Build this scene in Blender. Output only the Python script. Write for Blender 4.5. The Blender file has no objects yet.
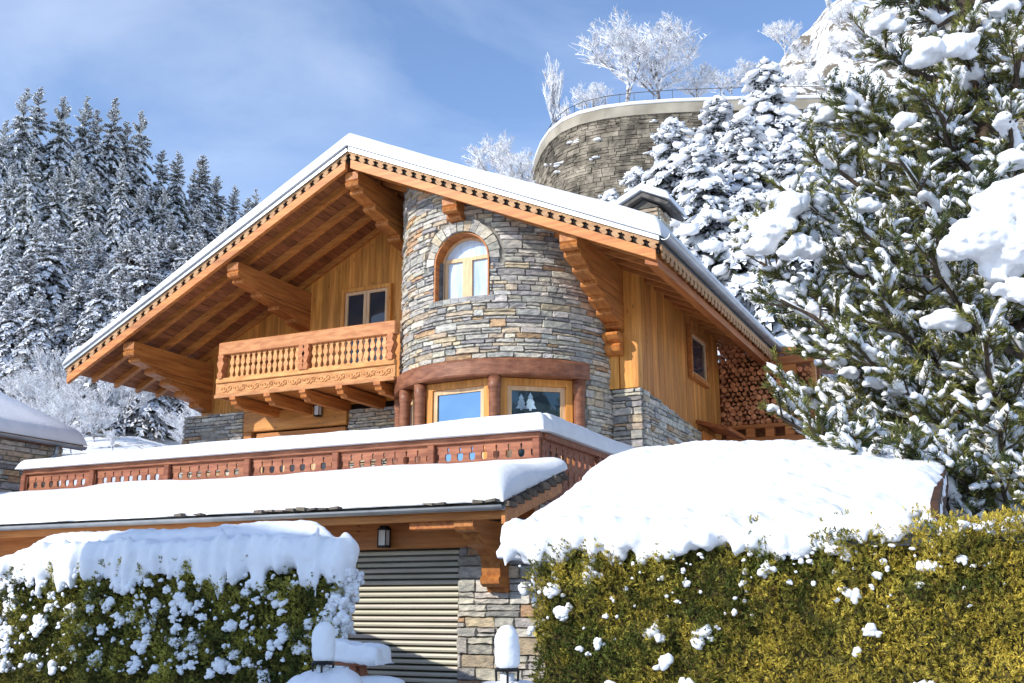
import bpy, math, random
import numpy as np
from mathutils import Vector, Matrix, noise
sc = bpy.context.scene
COL = sc.collection
R_ = math.radians
PI = math.pi

# ---------------------------------------------------------------- camera, sky, sun, exposure
TILT = 13.96; YAW = 25.59
cam = bpy.data.cameras.new("camera"); co = bpy.data.objects.new("camera", cam); COL.objects.link(co)
co.location = (0, 0, 1.6); co.rotation_euler = (R_(90 + TILT), 0, R_(YAW))
cam.sensor_width = 36; cam.lens = 36 * 1060 / 1024; cam.clip_start = .1; cam.clip_end = 3000
sc.camera = co
SUN_AZ = 211.0; SUN_EL = 29.0
w = bpy.data.worlds.new("World"); sc.world = w; w.use_nodes = True
nt = w.node_tree; bg = nt.nodes['Background']
sky = nt.nodes.new('ShaderNodeTexSky'); sky.sky_type = 'NISHITA'; sky.sun_disc = False
sky.sun_elevation = R_(SUN_EL); sky.sun_rotation = R_(SUN_AZ); sky.altitude = 1200; sky.air_density = 1.0; sky.dust_density = .3; sky.ozone_density = 2.0
tc = nt.nodes.new('ShaderNodeTexCoord'); mp = nt.nodes.new('ShaderNodeMapping'); mp.inputs['Scale'].default_value = (1.6, 1.6, 4.2)
mp.inputs['Location'].default_value = (.35, .9, .1)
nz = nt.nodes.new('ShaderNodeTexNoise'); nz.inputs['Scale'].default_value = 1.15; nz.inputs['Detail'].default_value = 7; nz.inputs['Roughness'].default_value = .55; nz.inputs['Distortion'].default_value = .5
cr = nt.nodes.new('ShaderNodeValToRGB'); cr.color_ramp.elements[0].position = .42; cr.color_ramp.elements[0].color = (0, 0, 0, 1); cr.color_ramp.elements[1].position = .85; cr.color_ramp.elements[1].color = (.5, .5, .5, 1)
mx = nt.nodes.new('ShaderNodeMix'); mx.data_type = 'RGBA'; mx.inputs['B'].default_value = (7.2, 7.9, 9.0, 1)
tint = nt.nodes.new('ShaderNodeMix'); tint.data_type = 'RGBA'; tint.blend_type = 'MULTIPLY'; tint.inputs['Factor'].default_value = 1; tint.inputs['B'].default_value = (1.42, 1.42, 1.48, 1)
L = nt.links.new
L(tc.outputs['Generated'], mp.inputs[0]); L(mp.outputs[0], nz.inputs['Vector']); L(nz.outputs['Fac'], cr.inputs[0]); L(cr.outputs[0], mx.inputs['Factor'])
L(sky.outputs[0], tint.inputs['A']); L(tint.outputs['Result'], mx.inputs['A']); L(mx.outputs['Result'], bg.inputs[0]); bg.inputs[1].default_value = .15
sun = bpy.data.lights.new("sun", 'SUN'); sun.energy = 4.0; sun.angle = R_(.53); sun.color = (1, .935, .83)
so = bpy.data.objects.new("sun", sun); COL.objects.link(so)
SD = Vector((math.sin(R_(SUN_AZ)) * math.cos(R_(SUN_EL)), math.cos(R_(SUN_AZ)) * math.cos(R_(SUN_EL)), math.sin(R_(SUN_EL))))
so.rotation_euler = SD.to_track_quat('Z', 'Y').to_euler(); so.location = (-20, -20, 40)
sc.view_settings.view_transform = 'Standard'; sc.view_settings.look = 'None'; sc.view_settings.exposure = .27; sc.view_settings.gamma = 1
sc.render.engine = 'CYCLES'; sc.cycles.max_bounces = 6; sc.cycles.transparent_max_bounces = 4

# ---------------------------------------------------------------- materials
def mat(name, c1, c2=None, scale=4.0, stretch=(1, 1, 1), rough=.75, bump=.2, bscale=None, metal=0, spec=.3, detail=6, lo=.35, hi=.65, sss=0, coat=0, wear=0, third=None):
    m = bpy.data.materials.new(name); m.use_nodes = True; t = m.node_tree; N = t.nodes; K = t.links.new
    b = N['Principled BSDF']; b.inputs['Roughness'].default_value = rough; b.inputs['Metallic'].default_value = metal
    b.inputs['Specular IOR Level'].default_value = spec
    if coat: b.inputs['Coat Weight'].default_value = coat; b.inputs['Coat Roughness'].default_value = .25
    g = N.new('ShaderNodeTexCoord'); mp = N.new('ShaderNodeMapping'); mp.inputs['Scale'].default_value = stretch; K(g.outputs['Object'], mp.inputs[0])
    n = N.new('ShaderNodeTexNoise'); n.inputs['Scale'].default_value = scale; n.inputs['Detail'].default_value = detail; K(mp.outputs[0], n.inputs['Vector'])
    r = N.new('ShaderNodeValToRGB'); r.color_ramp.elements[0].position = lo; r.color_ramp.elements[1].position = hi
    c2 = c2 or tuple(x * .6 for x in c1)
    r.color_ramp.elements[0].color = (*c2, 1); r.color_ramp.elements[1].color = (*c1, 1)
    if third:
        e = r.color_ramp.elements.new((lo + hi) / 2); e.color = (*third, 1)
    K(n.outputs['Fac'], r.inputs[0])
    a = N.new('ShaderNodeAttribute'); a.attribute_name = 'col'
    x = N.new('ShaderNodeMix'); x.data_type = 'RGBA'; x.blend_type = 'MULTIPLY'; x.inputs['Factor'].default_value = 1
    K(r.outputs[0], x.inputs['A']); K(a.outputs['Color'], x.inputs['B']); 
    if wear:
        n3 = N.new('ShaderNodeTexNoise'); n3.inputs['Scale'].default_value = 1.1; n3.inputs['Detail'].default_value = 6; n3.inputs['Roughness'].default_value = .65; m3 = N.new('ShaderNodeMapping'); m3.inputs['Scale'].default_value = tuple(min(2.5, max(.6, q)) for q in stretch); K(g.outputs['Object'], m3.inputs[0]); K(m3.outputs[0], n3.inputs['Vector'])
        r3 = N.new('ShaderNodeValToRGB'); r3.color_ramp.elements[0].position = .32; r3.color_ramp.elements[1].position = .6; v = 1 - wear; r3.color_ramp.elements[0].color = (v, v * 1.03, v * 1.12, 1); r3.color_ramp.elements[1].color = (1.04, 1.04, 1.04, 1); K(n3.outputs['Fac'], r3.inputs[0])
        x3 = N.new('ShaderNodeMix'); x3.data_type = 'RGBA'; x3.blend_type = 'MULTIPLY'; x3.inputs['Factor'].default_value = 1; K(x.outputs['Result'], x3.inputs['A']); K(r3.outputs[0], x3.inputs['B']); K(x3.outputs['Result'], b.inputs['Base Color'])
        vk = N.new('ShaderNodeTexVoronoi'); vk.inputs['Scale'].default_value = 1.0; mk = N.new('ShaderNodeMapping'); mk.inputs['Scale'].default_value = tuple(2.2 if q < 2 else 6.5 for q in stretch); K(g.outputs['Object'], mk.inputs[0]); K(mk.outputs[0], vk.inputs['Vector'])
        rk = N.new('ShaderNodeValToRGB'); rk.color_ramp.elements[0].position = .05; rk.color_ramp.elements[0].color = (.45, .38, .35, 1); rk.color_ramp.elements[1].position = .11; rk.color_ramp.elements[1].color = (1, 1, 1, 1); K(vk.outputs['Distance'], rk.inputs[0])
        xk = N.new('ShaderNodeMix'); xk.data_type = 'RGBA'; xk.blend_type = 'MULTIPLY'; xk.inputs['Factor'].default_value = 1; K(x3.outputs['Result'], xk.inputs['A']); K(rk.outputs[0], xk.inputs['B']); K(xk.outputs['Result'], b.inputs['Base Color'])
    else: K(x.outputs['Result'], b.inputs['Base Color'])
    if bump:
        n2 = N.new('ShaderNodeTexNoise'); n2.inputs['Scale'].default_value = bscale or scale * 3; n2.inputs['Detail'].default_value = 5; K(mp.outputs[0], n2.inputs['Vector'])
        bp = N.new('ShaderNodeBump'); bp.inputs['Strength'].default_value = bump; bp.inputs['Distance'].default_value = .02
        K(n2.outputs['Fac'], bp.inputs['Height']); K(bp.outputs[0], b.inputs['Normal'])
    if sss:
        b.inputs['Subsurface Weight'].default_value = sss; b.inputs['Subsurface Radius'].default_value = (.05, .07, .1); b.inputs['Subsurface Scale'].default_value = .5
    return m
M = {}
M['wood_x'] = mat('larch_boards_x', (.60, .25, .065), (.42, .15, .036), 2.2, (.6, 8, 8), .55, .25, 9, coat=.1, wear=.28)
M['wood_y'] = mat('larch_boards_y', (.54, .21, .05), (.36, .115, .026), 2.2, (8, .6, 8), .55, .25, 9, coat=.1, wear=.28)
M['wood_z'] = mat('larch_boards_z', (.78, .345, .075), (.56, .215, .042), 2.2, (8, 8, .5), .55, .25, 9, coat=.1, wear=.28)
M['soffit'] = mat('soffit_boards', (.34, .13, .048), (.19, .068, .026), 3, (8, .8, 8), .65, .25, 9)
M['dark_wood'] = mat('weathered_red_wood', (.34, .14, .075), (.20, .072, .038), 3, (1, 6, 6), .65, .3, 9)
M['beam'] = mat('turned_red_beam', (.30, .125, .065), (.17, .06, .03), 3, (1.5, 1.5, 5), .5, .3, 9, coat=.1)
M['pale_wood'] = mat('pale_fretted_wood', (.50, .30, .15), (.34, .18, .085), 3, (1, 5, 5), .65, .2, 9)
M['carved'] = mat('carved_pinkish_wood', (.58, .275, .11), (.40, .165, .06), 4, (1, 4, 4), .6, .3, 12)
M['stone'] = mat('split_schist', (1.15, 1.12, 1.06), (.55, .56, .58), 9, (1, 1, 2.2), .85, .9, 22, lo=.3, hi=.68)
M['rubble_stone'] = mat('weathered_wall_stone', (.46, .43, .38), (.13, .12, .105), 1.6, rough=.95, bump=1.0, bscale=5)
M['mortar'] = mat('dark_joint', (.32, .30, .26), (.18, .165, .145), 9, rough=.95, bump=.5)
M['metal'] = mat('zinc_sheet', (.42, .44, .46), (.30, .32, .34), 3, rough=.4, bump=.05, metal=.7)
M['dark_metal'] = mat('black_iron', (.03, .03, .032), (.015, .015, .015), 6, rough=.45, bump=.1, metal=.5)
M['slate'] = mat('slate_tiles', (.13, .12, .11), (.06, .055, .05), 6, rough=.8, bump=.5)
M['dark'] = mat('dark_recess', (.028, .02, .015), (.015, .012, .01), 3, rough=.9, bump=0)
M['door'] = mat('cream_shutter_lacquer', (.60, .565, .46), (.52, .49, .39), 1.5, (1, 1, 6), .45, .05, coat=.1)
M['snow'] = mat('snow', (.80, .812, .835), (.73, .75, .785), 2.5, rough=.75, bump=.6, bscale=9, spec=.2, sss=0)
def bare_snow():
    m = M['snow'].copy(); m.name = 'packed_snow'; t = m.node_tree; b = t.nodes['Principled BSDF']
    l = b.inputs['Base Color'].links[0]; t.links.remove(l); r = [n for n in t.nodes if n.type == 'VALTORGB'][0]; t.links.new(r.outputs[0], b.inputs['Base Color']); return m
M['snow_fused'] = bare_snow()
M['bark'] = mat('bark', (.10, .07, .05), (.04, .03, .022), 8, (1, 1, .3), .9, .8, 20)
M['leaf'] = mat('needles', (1, 1, 1), (.55, .55, .55), 3, rough=.7, bump=0, spec=.2)
M['concrete'] = mat('pale_concrete', (.40, .365, .30), (.24, .215, .17), .7, rough=.9, bump=.4, bscale=6)
M['rubble'] = mat('rubble_retaining_wall', (.34, .29, .22), (.11, .09, .07), 1.9, rough=.95, bump=1.0, bscale=3)
M['frost'] = mat('frosted_twigs', (.80, .82, .86), (.42, .40, .40), 2.5, rough=.8, bump=0, lo=.3, hi=.55)
M['frost2'] = mat('hoar_twigs', (.70, .72, .76), (.16, .14, .13), 3.5, rough=.8, bump=0, lo=.42, hi=.58)
M['whitewash'] = mat('whitewash', (.78, .79, .80), (.68, .69, .70), 1, rough=.9, bump=.2)
M['pale_frame'] = mat('pale_window_sash', (.74, .50, .29), (.60, .37, .19), 3, (6, 6, 1), rough=.5, bump=.1)
M['curtain'] = mat('curtained_pane', (.58, .68, .78), (.34, .44, .56), 3.5, (2.2, 1, .35), rough=.06, bump=0, spec=.8, lo=.3, hi=.6)
M['plaster'] = mat('cream_plaster', (.62, .56, .45), (.52, .47, .38), 1, rough=.9, bump=.2)
def glass_mat(name, base, rough=.03, wav=.05, metal=.85):
    m = bpy.data.materials.new(name); m.use_nodes = True; t = m.node_tree; N = t.nodes; b = N['Principled BSDF']
    b.inputs['Base Color'].default_value = (*base, 1); b.inputs['Metallic'].default_value = metal; b.inputs['Roughness'].default_value = rough
    g = N.new('ShaderNodeTexCoord'); n = N.new('ShaderNodeTexNoise'); n.inputs['Scale'].default_value = 1.7; n.inputs['Detail'].default_value = 1
    t.links.new(g.outputs['Object'], n.inputs['Vector']); bp = N.new('ShaderNodeBump'); bp.inputs['Strength'].default_value = wav; bp.inputs['Distance'].default_value = .3
    t.links.new(n.outputs['Fac'], bp.inputs['Height']); t.links.new(bp.outputs[0], b.inputs['Normal']); return m
M['glass'] = glass_mat('reflecting_glass', (.82, .86, .9))
M['glass_blue'] = glass_mat('blue_reflecting_glass', (.17, .27, .38))
M['glass_teal'] = glass_mat('teal_reflecting_glass', (.06, .10, .12), metal=.6)
M['glass_dark'] = glass_mat('dark_window_glass', (.035, .04, .05), metal=.0)
M['logend'] = mat('cut_firewood', (.80, .44, .24), (.42, .19, .09), 6, rough=.85, bump=.4, bscale=30)
M['twigs'] = mat('inner_twigs', (.12, .10, .03), (.03, .028, .012), 30, rough=1, bump=.5)  # dark filler colour for the light-blocking hedge cores
M['snow_far'] = mat('tree_snow', (.84, .86, .90), (.74, .77, .83), 2, rough=.85, bump=0)
M['frosted'] = mat('frosted_lamp_glass', (.75, .78, .8), (.6, .63, .66), 4, rough=.3, bump=0)

# ---------------------------------------------------------------- mesh helpers
class MB:
    def __init__(s): s.v = []; s.f = []; s.c = []
    def add(s, vs, fs, col=(1, 1, 1)):
        o = len(s.v); s.v += [tuple(p) for p in vs]; s.f += [tuple(i + o for i in f) for f in fs]
        s.c += [col] * len(vs)
    def hexa(s, p, col=(1, 1, 1)):   # p: 4 bottom, 4 top, same order
        s.add(p, [(3, 2, 1, 0), (4, 5, 6, 7), (0, 1, 5, 4), (1, 2, 6, 5), (2, 3, 7, 6), (3, 0, 4, 7)], col)
    def box(s, x0, x1, y0, y1, z0, z1, col=(1, 1, 1)):
        s.hexa([(x0, y0, z0), (x1, y0, z0), (x1, y1, z0), (x0, y1, z0), (x0, y0, z1), (x1, y0, z1), (x1, y1, z1), (x0, y1, z1)], col)
    def bbox(s, x0, x1, y0, y1, z0, z1, b=.01, col=(1, 1, 1)):      # box with chamfered edges
        xs, ys, zs = (x0, x1), (y0, y1), (z0, z1); pts = []; idx = {}
        for i in (0, 1):
            for j in (0, 1):
                for k in (0, 1):
                    for a in range(3):
                        p = [xs[i], ys[j], zs[k]]
                        for q in range(3):
                            if q != a: p[q] += b * (1 if (i, j, k)[q] == 0 else -1)
                        idx[(i, j, k, a)] = len(pts); pts.append(p)
        F = []
        for a in range(3):
            u, v = [(1, 2), (0, 2), (0, 1)][a]
            for e in (0, 1):
                q = []
                for (m, n) in ((0, 0), (1, 0), (1, 1), (0, 1)):
                    t = [0, 0, 0]; t[a] = e; t[u] = m; t[v] = n; q.append(idx[(*t, a)])
                F.append(q)
            for m in (0, 1):
                for n in (0, 1):
                    t0 = [0, 0, 0]; t1 = [0, 0, 0]; t0[u] = t1[u] = m; t0[v] = t1[v] = n; t0[a] = 0; t1[a] = 1
                    F.append([idx[(*t0, u)], idx[(*t1, u)], idx[(*t1, v)], idx[(*t0, v)]])
        for i in (0, 1):
            for j in (0, 1):
                for k in (0, 1): F.append([idx[(i, j, k, 0)], idx[(i, j, k, 1)], idx[(i, j, k, 2)]])
        s.add(pts, F, col)
    def prism(s, poly, fn, a, b, col=(1, 1, 1)):    # poly of (p,q); fn(p,q,t)->xyz ; t from a to b
        n = len(poly); vs = [fn(p, q, a) for p, q in poly] + [fn(p, q, b) for p, q in poly]
        s.add(vs, [tuple(range(n))[::-1], tuple(range(n, 2 * n))] + [(i, (i + 1) % n, n + (i + 1) % n, n + i) for i in range(n)], col)
    def tube(s, pts, rad, n=8, col=(1, 1, 1), cap=True):
        pts = [Vector(p) for p in pts]; rings = []
        if not hasattr(rad, '__len__'): rad = [rad] * len(pts)
        up = Vector((0, 0, 1)); vs = []
        for i, p in enumerate(pts):
            d = (pts[min(i + 1, len(pts) - 1)] - pts[max(i - 1, 0)]); d = d.normalized() if d.length > 1e-9 else Vector((0, 0, 1))
            a = d.cross(up); a = a.normalized() if a.length > .05 else d.cross(Vector((1, 0, 0))).normalized()
            b = d.cross(a)
            for k in range(n):
                t = 2 * PI * k / n; vs.append(p + (a * math.cos(t) + b * math.sin(t)) * rad[i])
        fs = [(i * n + k, i * n + (k + 1) % n, (i + 1) * n + (k + 1) % n, (i + 1) * n + k) for i in range(len(pts) - 1) for k in range(n)]
        if cap: fs += [tuple(range(n))[::-1], tuple(range((len(pts) - 1) * n, len(pts) * n))]
        s.add(vs, fs, col)
    def lathe(s, c, prof, n=12, col=(1, 1, 1)):     # prof of (r,z)
        vs = [(c[0] + r * math.cos(2 * PI * k / n), c[1] + r * math.sin(2 * PI * k / n), c[2] + z) for r, z in prof for k in range(n)]
        fs = [(i * n + k, i * n + (k + 1) % n, (i + 1) * n + (k + 1) % n, (i + 1) * n + k) for i in range(len(prof) - 1) for k in range(n)]
        fs += [tuple(range(n))[::-1], tuple(range((len(prof) - 1) * n, len(prof) * n))]
        s.add(vs, fs, col)
    def ell(s, c, r, rot=None, nu=10, nv=7, amp=0, col=(1, 1, 1), seed=0):
        vs = []; c = Vector(c)
        for j in range(nv + 1):
            th = PI * j / nv
            for i in range(nu):
                ph = 2 * PI * i / nu; d = Vector((math.sin(th) * math.cos(ph), math.sin(th) * math.sin(ph), math.cos(th)))
                k = 1 + (amp * noise.noise(d * 1.6 + Vector((seed * 7.3, seed, 0))) if amp else 0)
                p = Vector((d.x * r[0] * k, d.y * r[1] * k, d.z * r[2] * k))
                if rot: p = rot @ p
                vs.append(c + p)
        fs = [(j * nu + i, (j + 1) * nu + i, (j + 1) * nu + (i + 1) % nu, j * nu + (i + 1) % nu) for j in range(nv) for i in range(nu)]
        s.add(vs, fs, col)
    def build(s, name, m, parent=None, smooth=False, off=None, remesh=None, rough_=1.0):
        me = bpy.data.meshes.new(name); o = bpy.data.objects.new(name, me); COL.objects.link(o)
        off = Vector(off) if off is not None else (root_loc(parent) if parent else Vector((0, 0, 0)))
        if not parent and off.length: o.location = off
        me.from_pydata([(p[0] - off[0], p[1] - off[1], p[2] - off[2]) for p in s.v], [], s.f)
        ca = me.color_attributes.new('col', 'FLOAT_COLOR', 'POINT')
        ca.data.foreach_set('color', np.array([(*c, 1) for c in s.c], dtype=np.float32).ravel())
        me.materials.append(M[m] if isinstance(m, str) else m)
        if smooth: me.polygons.foreach_set('use_smooth', [True] * len(me.polygons))
        if parent: o.parent = parent
        if remesh:
            me.materials.clear(); me.materials.append(M['snow_fused'])
            md = o.modifiers.new('r', 'REMESH'); md.mode = 'VOXEL'; md.voxel_size = remesh; md.use_smooth_shade = True
            m2 = o.modifiers.new('s', 'SMOOTH'); m2.factor = .5; m2.iterations = 2
            for sz, st in ((.16, .05), (.045, .016)):
                tx = bpy.data.textures.get('drift%g' % sz) or bpy.data.textures.new('drift%g' % sz, 'CLOUDS'); tx.noise_scale = sz; tx.noise_depth = 2
                m3 = o.modifiers.new('d', 'DISPLACE'); m3.texture = tx; m3.strength = st * rough_; m3.mid_level = .5; m3.texture_coords = 'GLOBAL'
        me.update(); return o
def root_loc(o):
    while o.parent: o = o.parent
    return o.location.copy()
def np_mesh(name, V, k, cols, m, parent=None, smooth=False, off=(0, 0, 0)):
    # V: (nf*k,3) every k verts make a face ; cols (nf,3)
    V = np.asarray(V, dtype=np.float32) - np.asarray(off, dtype=np.float32); nf = len(V) // k
    me = bpy.data.meshes.new(name); me.vertices.add(len(V)); me.vertices.foreach_set('co', V.ravel())
    me.loops.add(nf * k); me.loops.foreach_set('vertex_index', np.arange(nf * k, dtype=np.int32))
    me.polygons.add(nf); me.polygons.foreach_set('loop_start', np.arange(0, nf * k, k, dtype=np.int32))
    me.update(calc_edges=True)
    ca = me.color_attributes.new('col', 'FLOAT_COLOR', 'POINT')
    c4 = np.ones((len(V), 4), dtype=np.float32); c4[:, :3] = np.repeat(np.asarray(cols, dtype=np.float32), k, axis=0); ca.data.foreach_set('color', c4.ravel())
    me.materials.append(M[m] if isinstance(m, str) else m)
    o = bpy.data.objects.new(name, me); COL.objects.link(o)
    if parent: o.parent = parent
    return o
def tag(o, label=None, cat=None, group=None, kind=None):
    if label: o['label'] = label
    if cat: o['category'] = cat
    if group: o['group'] = group
    if kind: o['kind'] = kind
    return o
def thing(name, loc, label, cat, group=None):
    o = bpy.data.objects.new(name, None); o.empty_display_size = .3; COL.objects.link(o); o.location = loc
    return tag(o, label, cat, group)
def copy_tree(o, parent=None):
    c = o.copy(); COL.objects.link(c)
    if parent: c.parent = parent
    for ch in list(o.children): copy_tree(ch, c)
    return c
def FW(u, d, z):     # lateral, distance along the heading, height
    y = R_(YAW); return Vector((u * math.cos(y) - d * math.sin(y), u * math.sin(y) + d * math.cos(y), z))
def at(px, py, d):     # the point seen at a pixel of the photograph, d metres ahead
    t = R_(TILT); f = 1060.; h = math.cos(t) + math.sin(t) * (py - 341.5) / f
    s = d / h; return FW(s * (px - 512) / f, d, 1.6 + s * (math.sin(t) - math.cos(t) * (py - 341.5) / f))
def jit(c, a=.12, rnd=random):
    k = 1 + rnd.uniform(-a, a); return (c[0] * k, c[1] * k * (1 + rnd.uniform(-.03, .03)), c[2] * k * (1 + rnd.uniform(-.05, .05)))
def sm(a, b, x):
    t = max(0., min(1., (x - a) / (b - a))); return t * t * (3 - 2 * t)

STONES = [((.46, .445, .41), 5), ((.54, .52, .47), 4), ((.38, .37, .355), 3), ((.60, .56, .48), 4), ((.60, .50, .37), 3), ((.50, .41, .30), 2.5), ((.50, .33, .20), 1.6), ((.66, .63, .57), 2), ((.29, .285, .28), 1.2)]
def stone_col(rnd):
    t = rnd.random() * sum(w for _, w in STONES)
    for c, w in STONES:
        t -= w
        if t <= 0: return jit(c, .15, rnd)
    return c
def one_stone(mb, fn, u0, u1, z0, z1, rnd, e=None, g=.003):
    """a split stone with a rough bevelled face; fn(u,z,d)->xyz, d outward"""
    w = u1 - u0; h = z1 - z0
    if w < .03 or h < .02: return
    n = max(2, min(5, int(w / .09) + 1)); m = 2 if h > .07 else 1
    e = e if e is not None else rnd.uniform(.018, .055)
    us = [u0 + g] + [u0 + g + .012 + (w - 2 * g - .024) * i / n for i in range(n + 1)] + [u1 - g]
    zs = [z0 + g] + [z0 + g + .01 + (h - 2 * g - .02) * j / m for j in range(m + 1)] + [z1 - g]
    tilt = rnd.uniform(-.012, .012); ti2 = rnd.uniform(-.012, .012); vs = []
    for j, z in enumerate(zs):
        for i, u in enumerate(us):
            edge = i in (0, len(us) - 1) or j in (0, len(zs) - 1)
            corner = i in (0, len(us) - 1) and j in (0, len(zs) - 1)
            d = -.02 if edge else e + tilt * (2 * (u - u0) / w - 1) + ti2 * (2 * (z - z0) / h - 1) + rnd.uniform(-.007, .007)
            uu = u + (rnd.uniform(-.011, .011)); zz = z + rnd.uniform(-.008, .008)
            if corner: uu += .014 * (1 if i == 0 else -1); zz += .010 * (1 if j == 0 else -1)
            vs.append(fn(uu, zz, d))
    W = len(us); fs = [(j * W + i, j * W + i + 1, (j + 1) * W + i + 1, (j + 1) * W + i) for j in range(len(zs) - 1) for i in range(W - 1)]
    mb.add(vs, fs, stone_col(rnd))
def stones(mb, u0, u1, z0, z1, fn, skip=None, top=None, seed=1, hmin=.05, hmax=.135, wmin=.2, wmax=.6):
    rnd = random.Random(seed); z = z0
    while z < z1 - .02:
        h = rnd.uniform(hmin, hmax) * (1 if rnd.random() < .8 else 1.35)
        if z + h > z1 - .04: h = z1 - z
        u = u0 - rnd.uniform(0, .2)
        while u < u1:
            wd = rnd.uniform(wmin, wmax) * (.6 + 4 * h); a = max(u, u0); b = min(u + wd, u1)
            if u1 - b < .1: b = u1
            parts = [(z, z + h)]
            if h > .11 and rnd.random() < .4: k = rnd.uniform(.35, .65); parts = [(z, z + h * k), (z + h * k, z + h)]
            for (p, q) in parts:
                aa, bb = a, b
                if top:
                    tz = top((aa + bb) / 2)
                    if p > tz - .03: continue
                    q = min(q, tz)
                if skip:
                    r = skip(aa, bb, p, q)
                    if r is None: continue
                    aa, bb = r
                one_stone(mb, fn, aa, bb, p, q, rnd)
            u = b if b < u1 else u1 + 1
        z += h
def plane_y(y):            # wall facing -y
    return lambda u, z, d: (u, y - d, z)
def plane_x(x):            # wall facing +x
    return lambda u, z, d: (x + d, u, z)
def boards_v(mb, x0, x1, y, zb, zt, w=.16, th=.025, seed=0, base=(1, 1, 1), gap=.006, along='x', skip=None):
    rnd = random.Random(seed); n = max(1, round((x1 - x0) / w)); w = (x1 - x0) / n
    for i in range(n):
        a = x0 + i * w + gap / 2; b = a + w - gap; e = rnd.uniform(0, .006); c = jit(base, .2, rnd)
        segs = [(zb if not callable(zb) else None, None)]
        za, zb_ = (zb(a), zb(b)) if callable(zb) else (zb, zb); ta, tb = (zt(a), zt(b)) if callable(zt) else (zt, zt)
        if along == 'x': mb.hexa([(a, y - th - e, za), (b, y - th - e, zb_), (b, y, zb_), (a, y, za), (a, y - th - e, ta), (b, y - th - e, tb), (b, y, tb), (a, y, ta)], c)
        else: mb.hexa([(y, a, za), (y + th + e, a, za), (y + th + e, b, zb_), (y, b, zb_), (y, a, ta), (y + th + e, a, ta), (y + th + e, b, tb), (y, b, tb)], c)
def fret(mb, A, B, n, up, unit, prof, th=.03, solid=.08, col=(1, 1, 1)):
    """board from A to B whose lower edge is cut in repeats; prof: list (s 0..1, drop)"""
    A = Vector(A); B = Vector(B); n = Vector(n); Lg = (B - A).length; d = (B - A) / Lg; k = max(1, round(Lg / unit)); w = Lg / k
    for i in range(k):
        poly = [(i * w, solid)] + [(i * w, 0)] + [(i * w + s * w, -z) for s, z in prof] + [((i + 1) * w, 0), ((i + 1) * w, solid)]
        cc = [q for j, q in enumerate(poly) if j == 0 or q != poly[j - 1]]
        mb.prism(cc, lambda p, q, t: A + d * p + Vector(up) * q + n * t, 0, th, col)
TOOTH = [(.04, .0), (.06, .025), (.24, .03), (.30, .06), (.16, .09), (.24, .14), (.5, .18), (.76, .14), (.84, .09), (.70, .06), (.76, .03), (.94, .025), (.96, .0)]
def snow_sheet(name, us, vs, base, thick, r, label, parent=None, namp=.03, nsc=1.2, edges=(1, 1, 1, 1), slump=0, mat_='snow', kind='stuff', ripple=0):
    """closed snow layer over base(u,v)->xyz (underside); rounded off within r of its edges"""
    mb = MB(); nu, nv = len(us), len(vs); top = []; bot = []
    for j, v in enumerate(vs):
        for i, u in enumerate(us):
            p = Vector(base(u, v)); k = 1.
            for (dd, on) in ((u - us[0], edges[0]), (us[-1] - u, edges[1]), (v - vs[0], edges[2]), (vs[-1] - v, edges[3])):
                if on:
                    t = min(1., max(0., dd / r)); k *= math.sqrt(max(0., 1 - (1 - t) ** 2)) * .92 + .08
            th = thick(u, v) if callable(thick) else thick
            q = noise.noise(Vector((p.x * nsc, p.y * nsc, p.z * .7))) + .4 * noise.noise(Vector((p.x * nsc * 3, p.y * nsc * 3, 5)))
            wob = ripple * noise.noise(Vector((u * 4, 3.3, v * .3)))
            top.append((p.x, p.y + (wob if j == 0 else 0), p.z + th * k + namp * q * min(1, k * 1.5))); bot.append((p.x, p.y + (wob if j == 0 else 0), p.z))
    F = [(j * nu + i, j * nu + i + 1, (j + 1) * nu + i + 1, (j + 1) * nu + i) for j in range(nv - 1) for i in range(nu - 1)]
    o = nu * nv; G = [(o + a, o + d, o + c, o + b) for a, b, c, d in F]
    rim = [i for i in range(nu)] + [j * nu + nu - 1 for j in range(1, nv)] + [(nv - 1) * nu + i for i in range(nu - 2, -1, -1)] + [j * nu for j in range(nv - 2, 0, -1)]
    Hh = [(rim[(i + 1) % len(rim)], rim[i], o + rim[i], o + rim[(i + 1) % len(rim)]) for i in range(len(rim))]
    mb.add(top + bot, F + G + Hh); ob = mb.build(name, mat_, parent, smooth=True)
    if label: tag(ob, label, 'snow', kind=kind)
    return ob
def lin(a, b, n, r=None, k=5):
    """spacing refined towards both ends"""
    if not r: return [a + (b - a) * i / n for i in range(n + 1)]
    e = [r * (1 - math.cos(PI / 2 * i / k)) for i in range(k + 1)]
    mid = [a + r + (b - a - 2 * r) * i / n for i in range(1, n)]
    return [a + x for x in e] + mid + [b - x for x in reversed(e)]

# ---------------------------------------------------------------- the chalet
RX, RZ = -11.18, 10.26
XL, XR = -18.28, -4.96
YF, YW, YB = 16.0, 18.6, 25.4
def zr(x): return RZ - (.52 if x < RX else .45) * abs(x - RX)
CH = thing('chalet', (-11.2, 18.6, 2.9), 'large larch and stone chalet with round stone tower, carved balcony and garage below', 'house')
def slope_box(mb, x0, x1, y0, y1, t0, t1, col=(1, 1, 1)):      # t0 top offset, t1 bottom offset below zr
    mb.hexa([(x0, y0, zr(x0) - t1), (x1, y0, zr(x1) - t1), (x1, y1, zr(x1) - t1), (x0, y1, zr(x0) - t1),
             (x0, y0, zr(x0) - t0), (x1, y0, zr(x1) - t0), (x1, y1, zr(x1) - t0), (x0, y1, zr(x0) - t0)], col)
rnd = random.Random(5)
mb = MB()
for (a, b) in ((XL, RX), (RX, XR)): slope_box(mb, a, b, YF - .02, YB, -.035, .05, (1, 1, 1))
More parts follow.
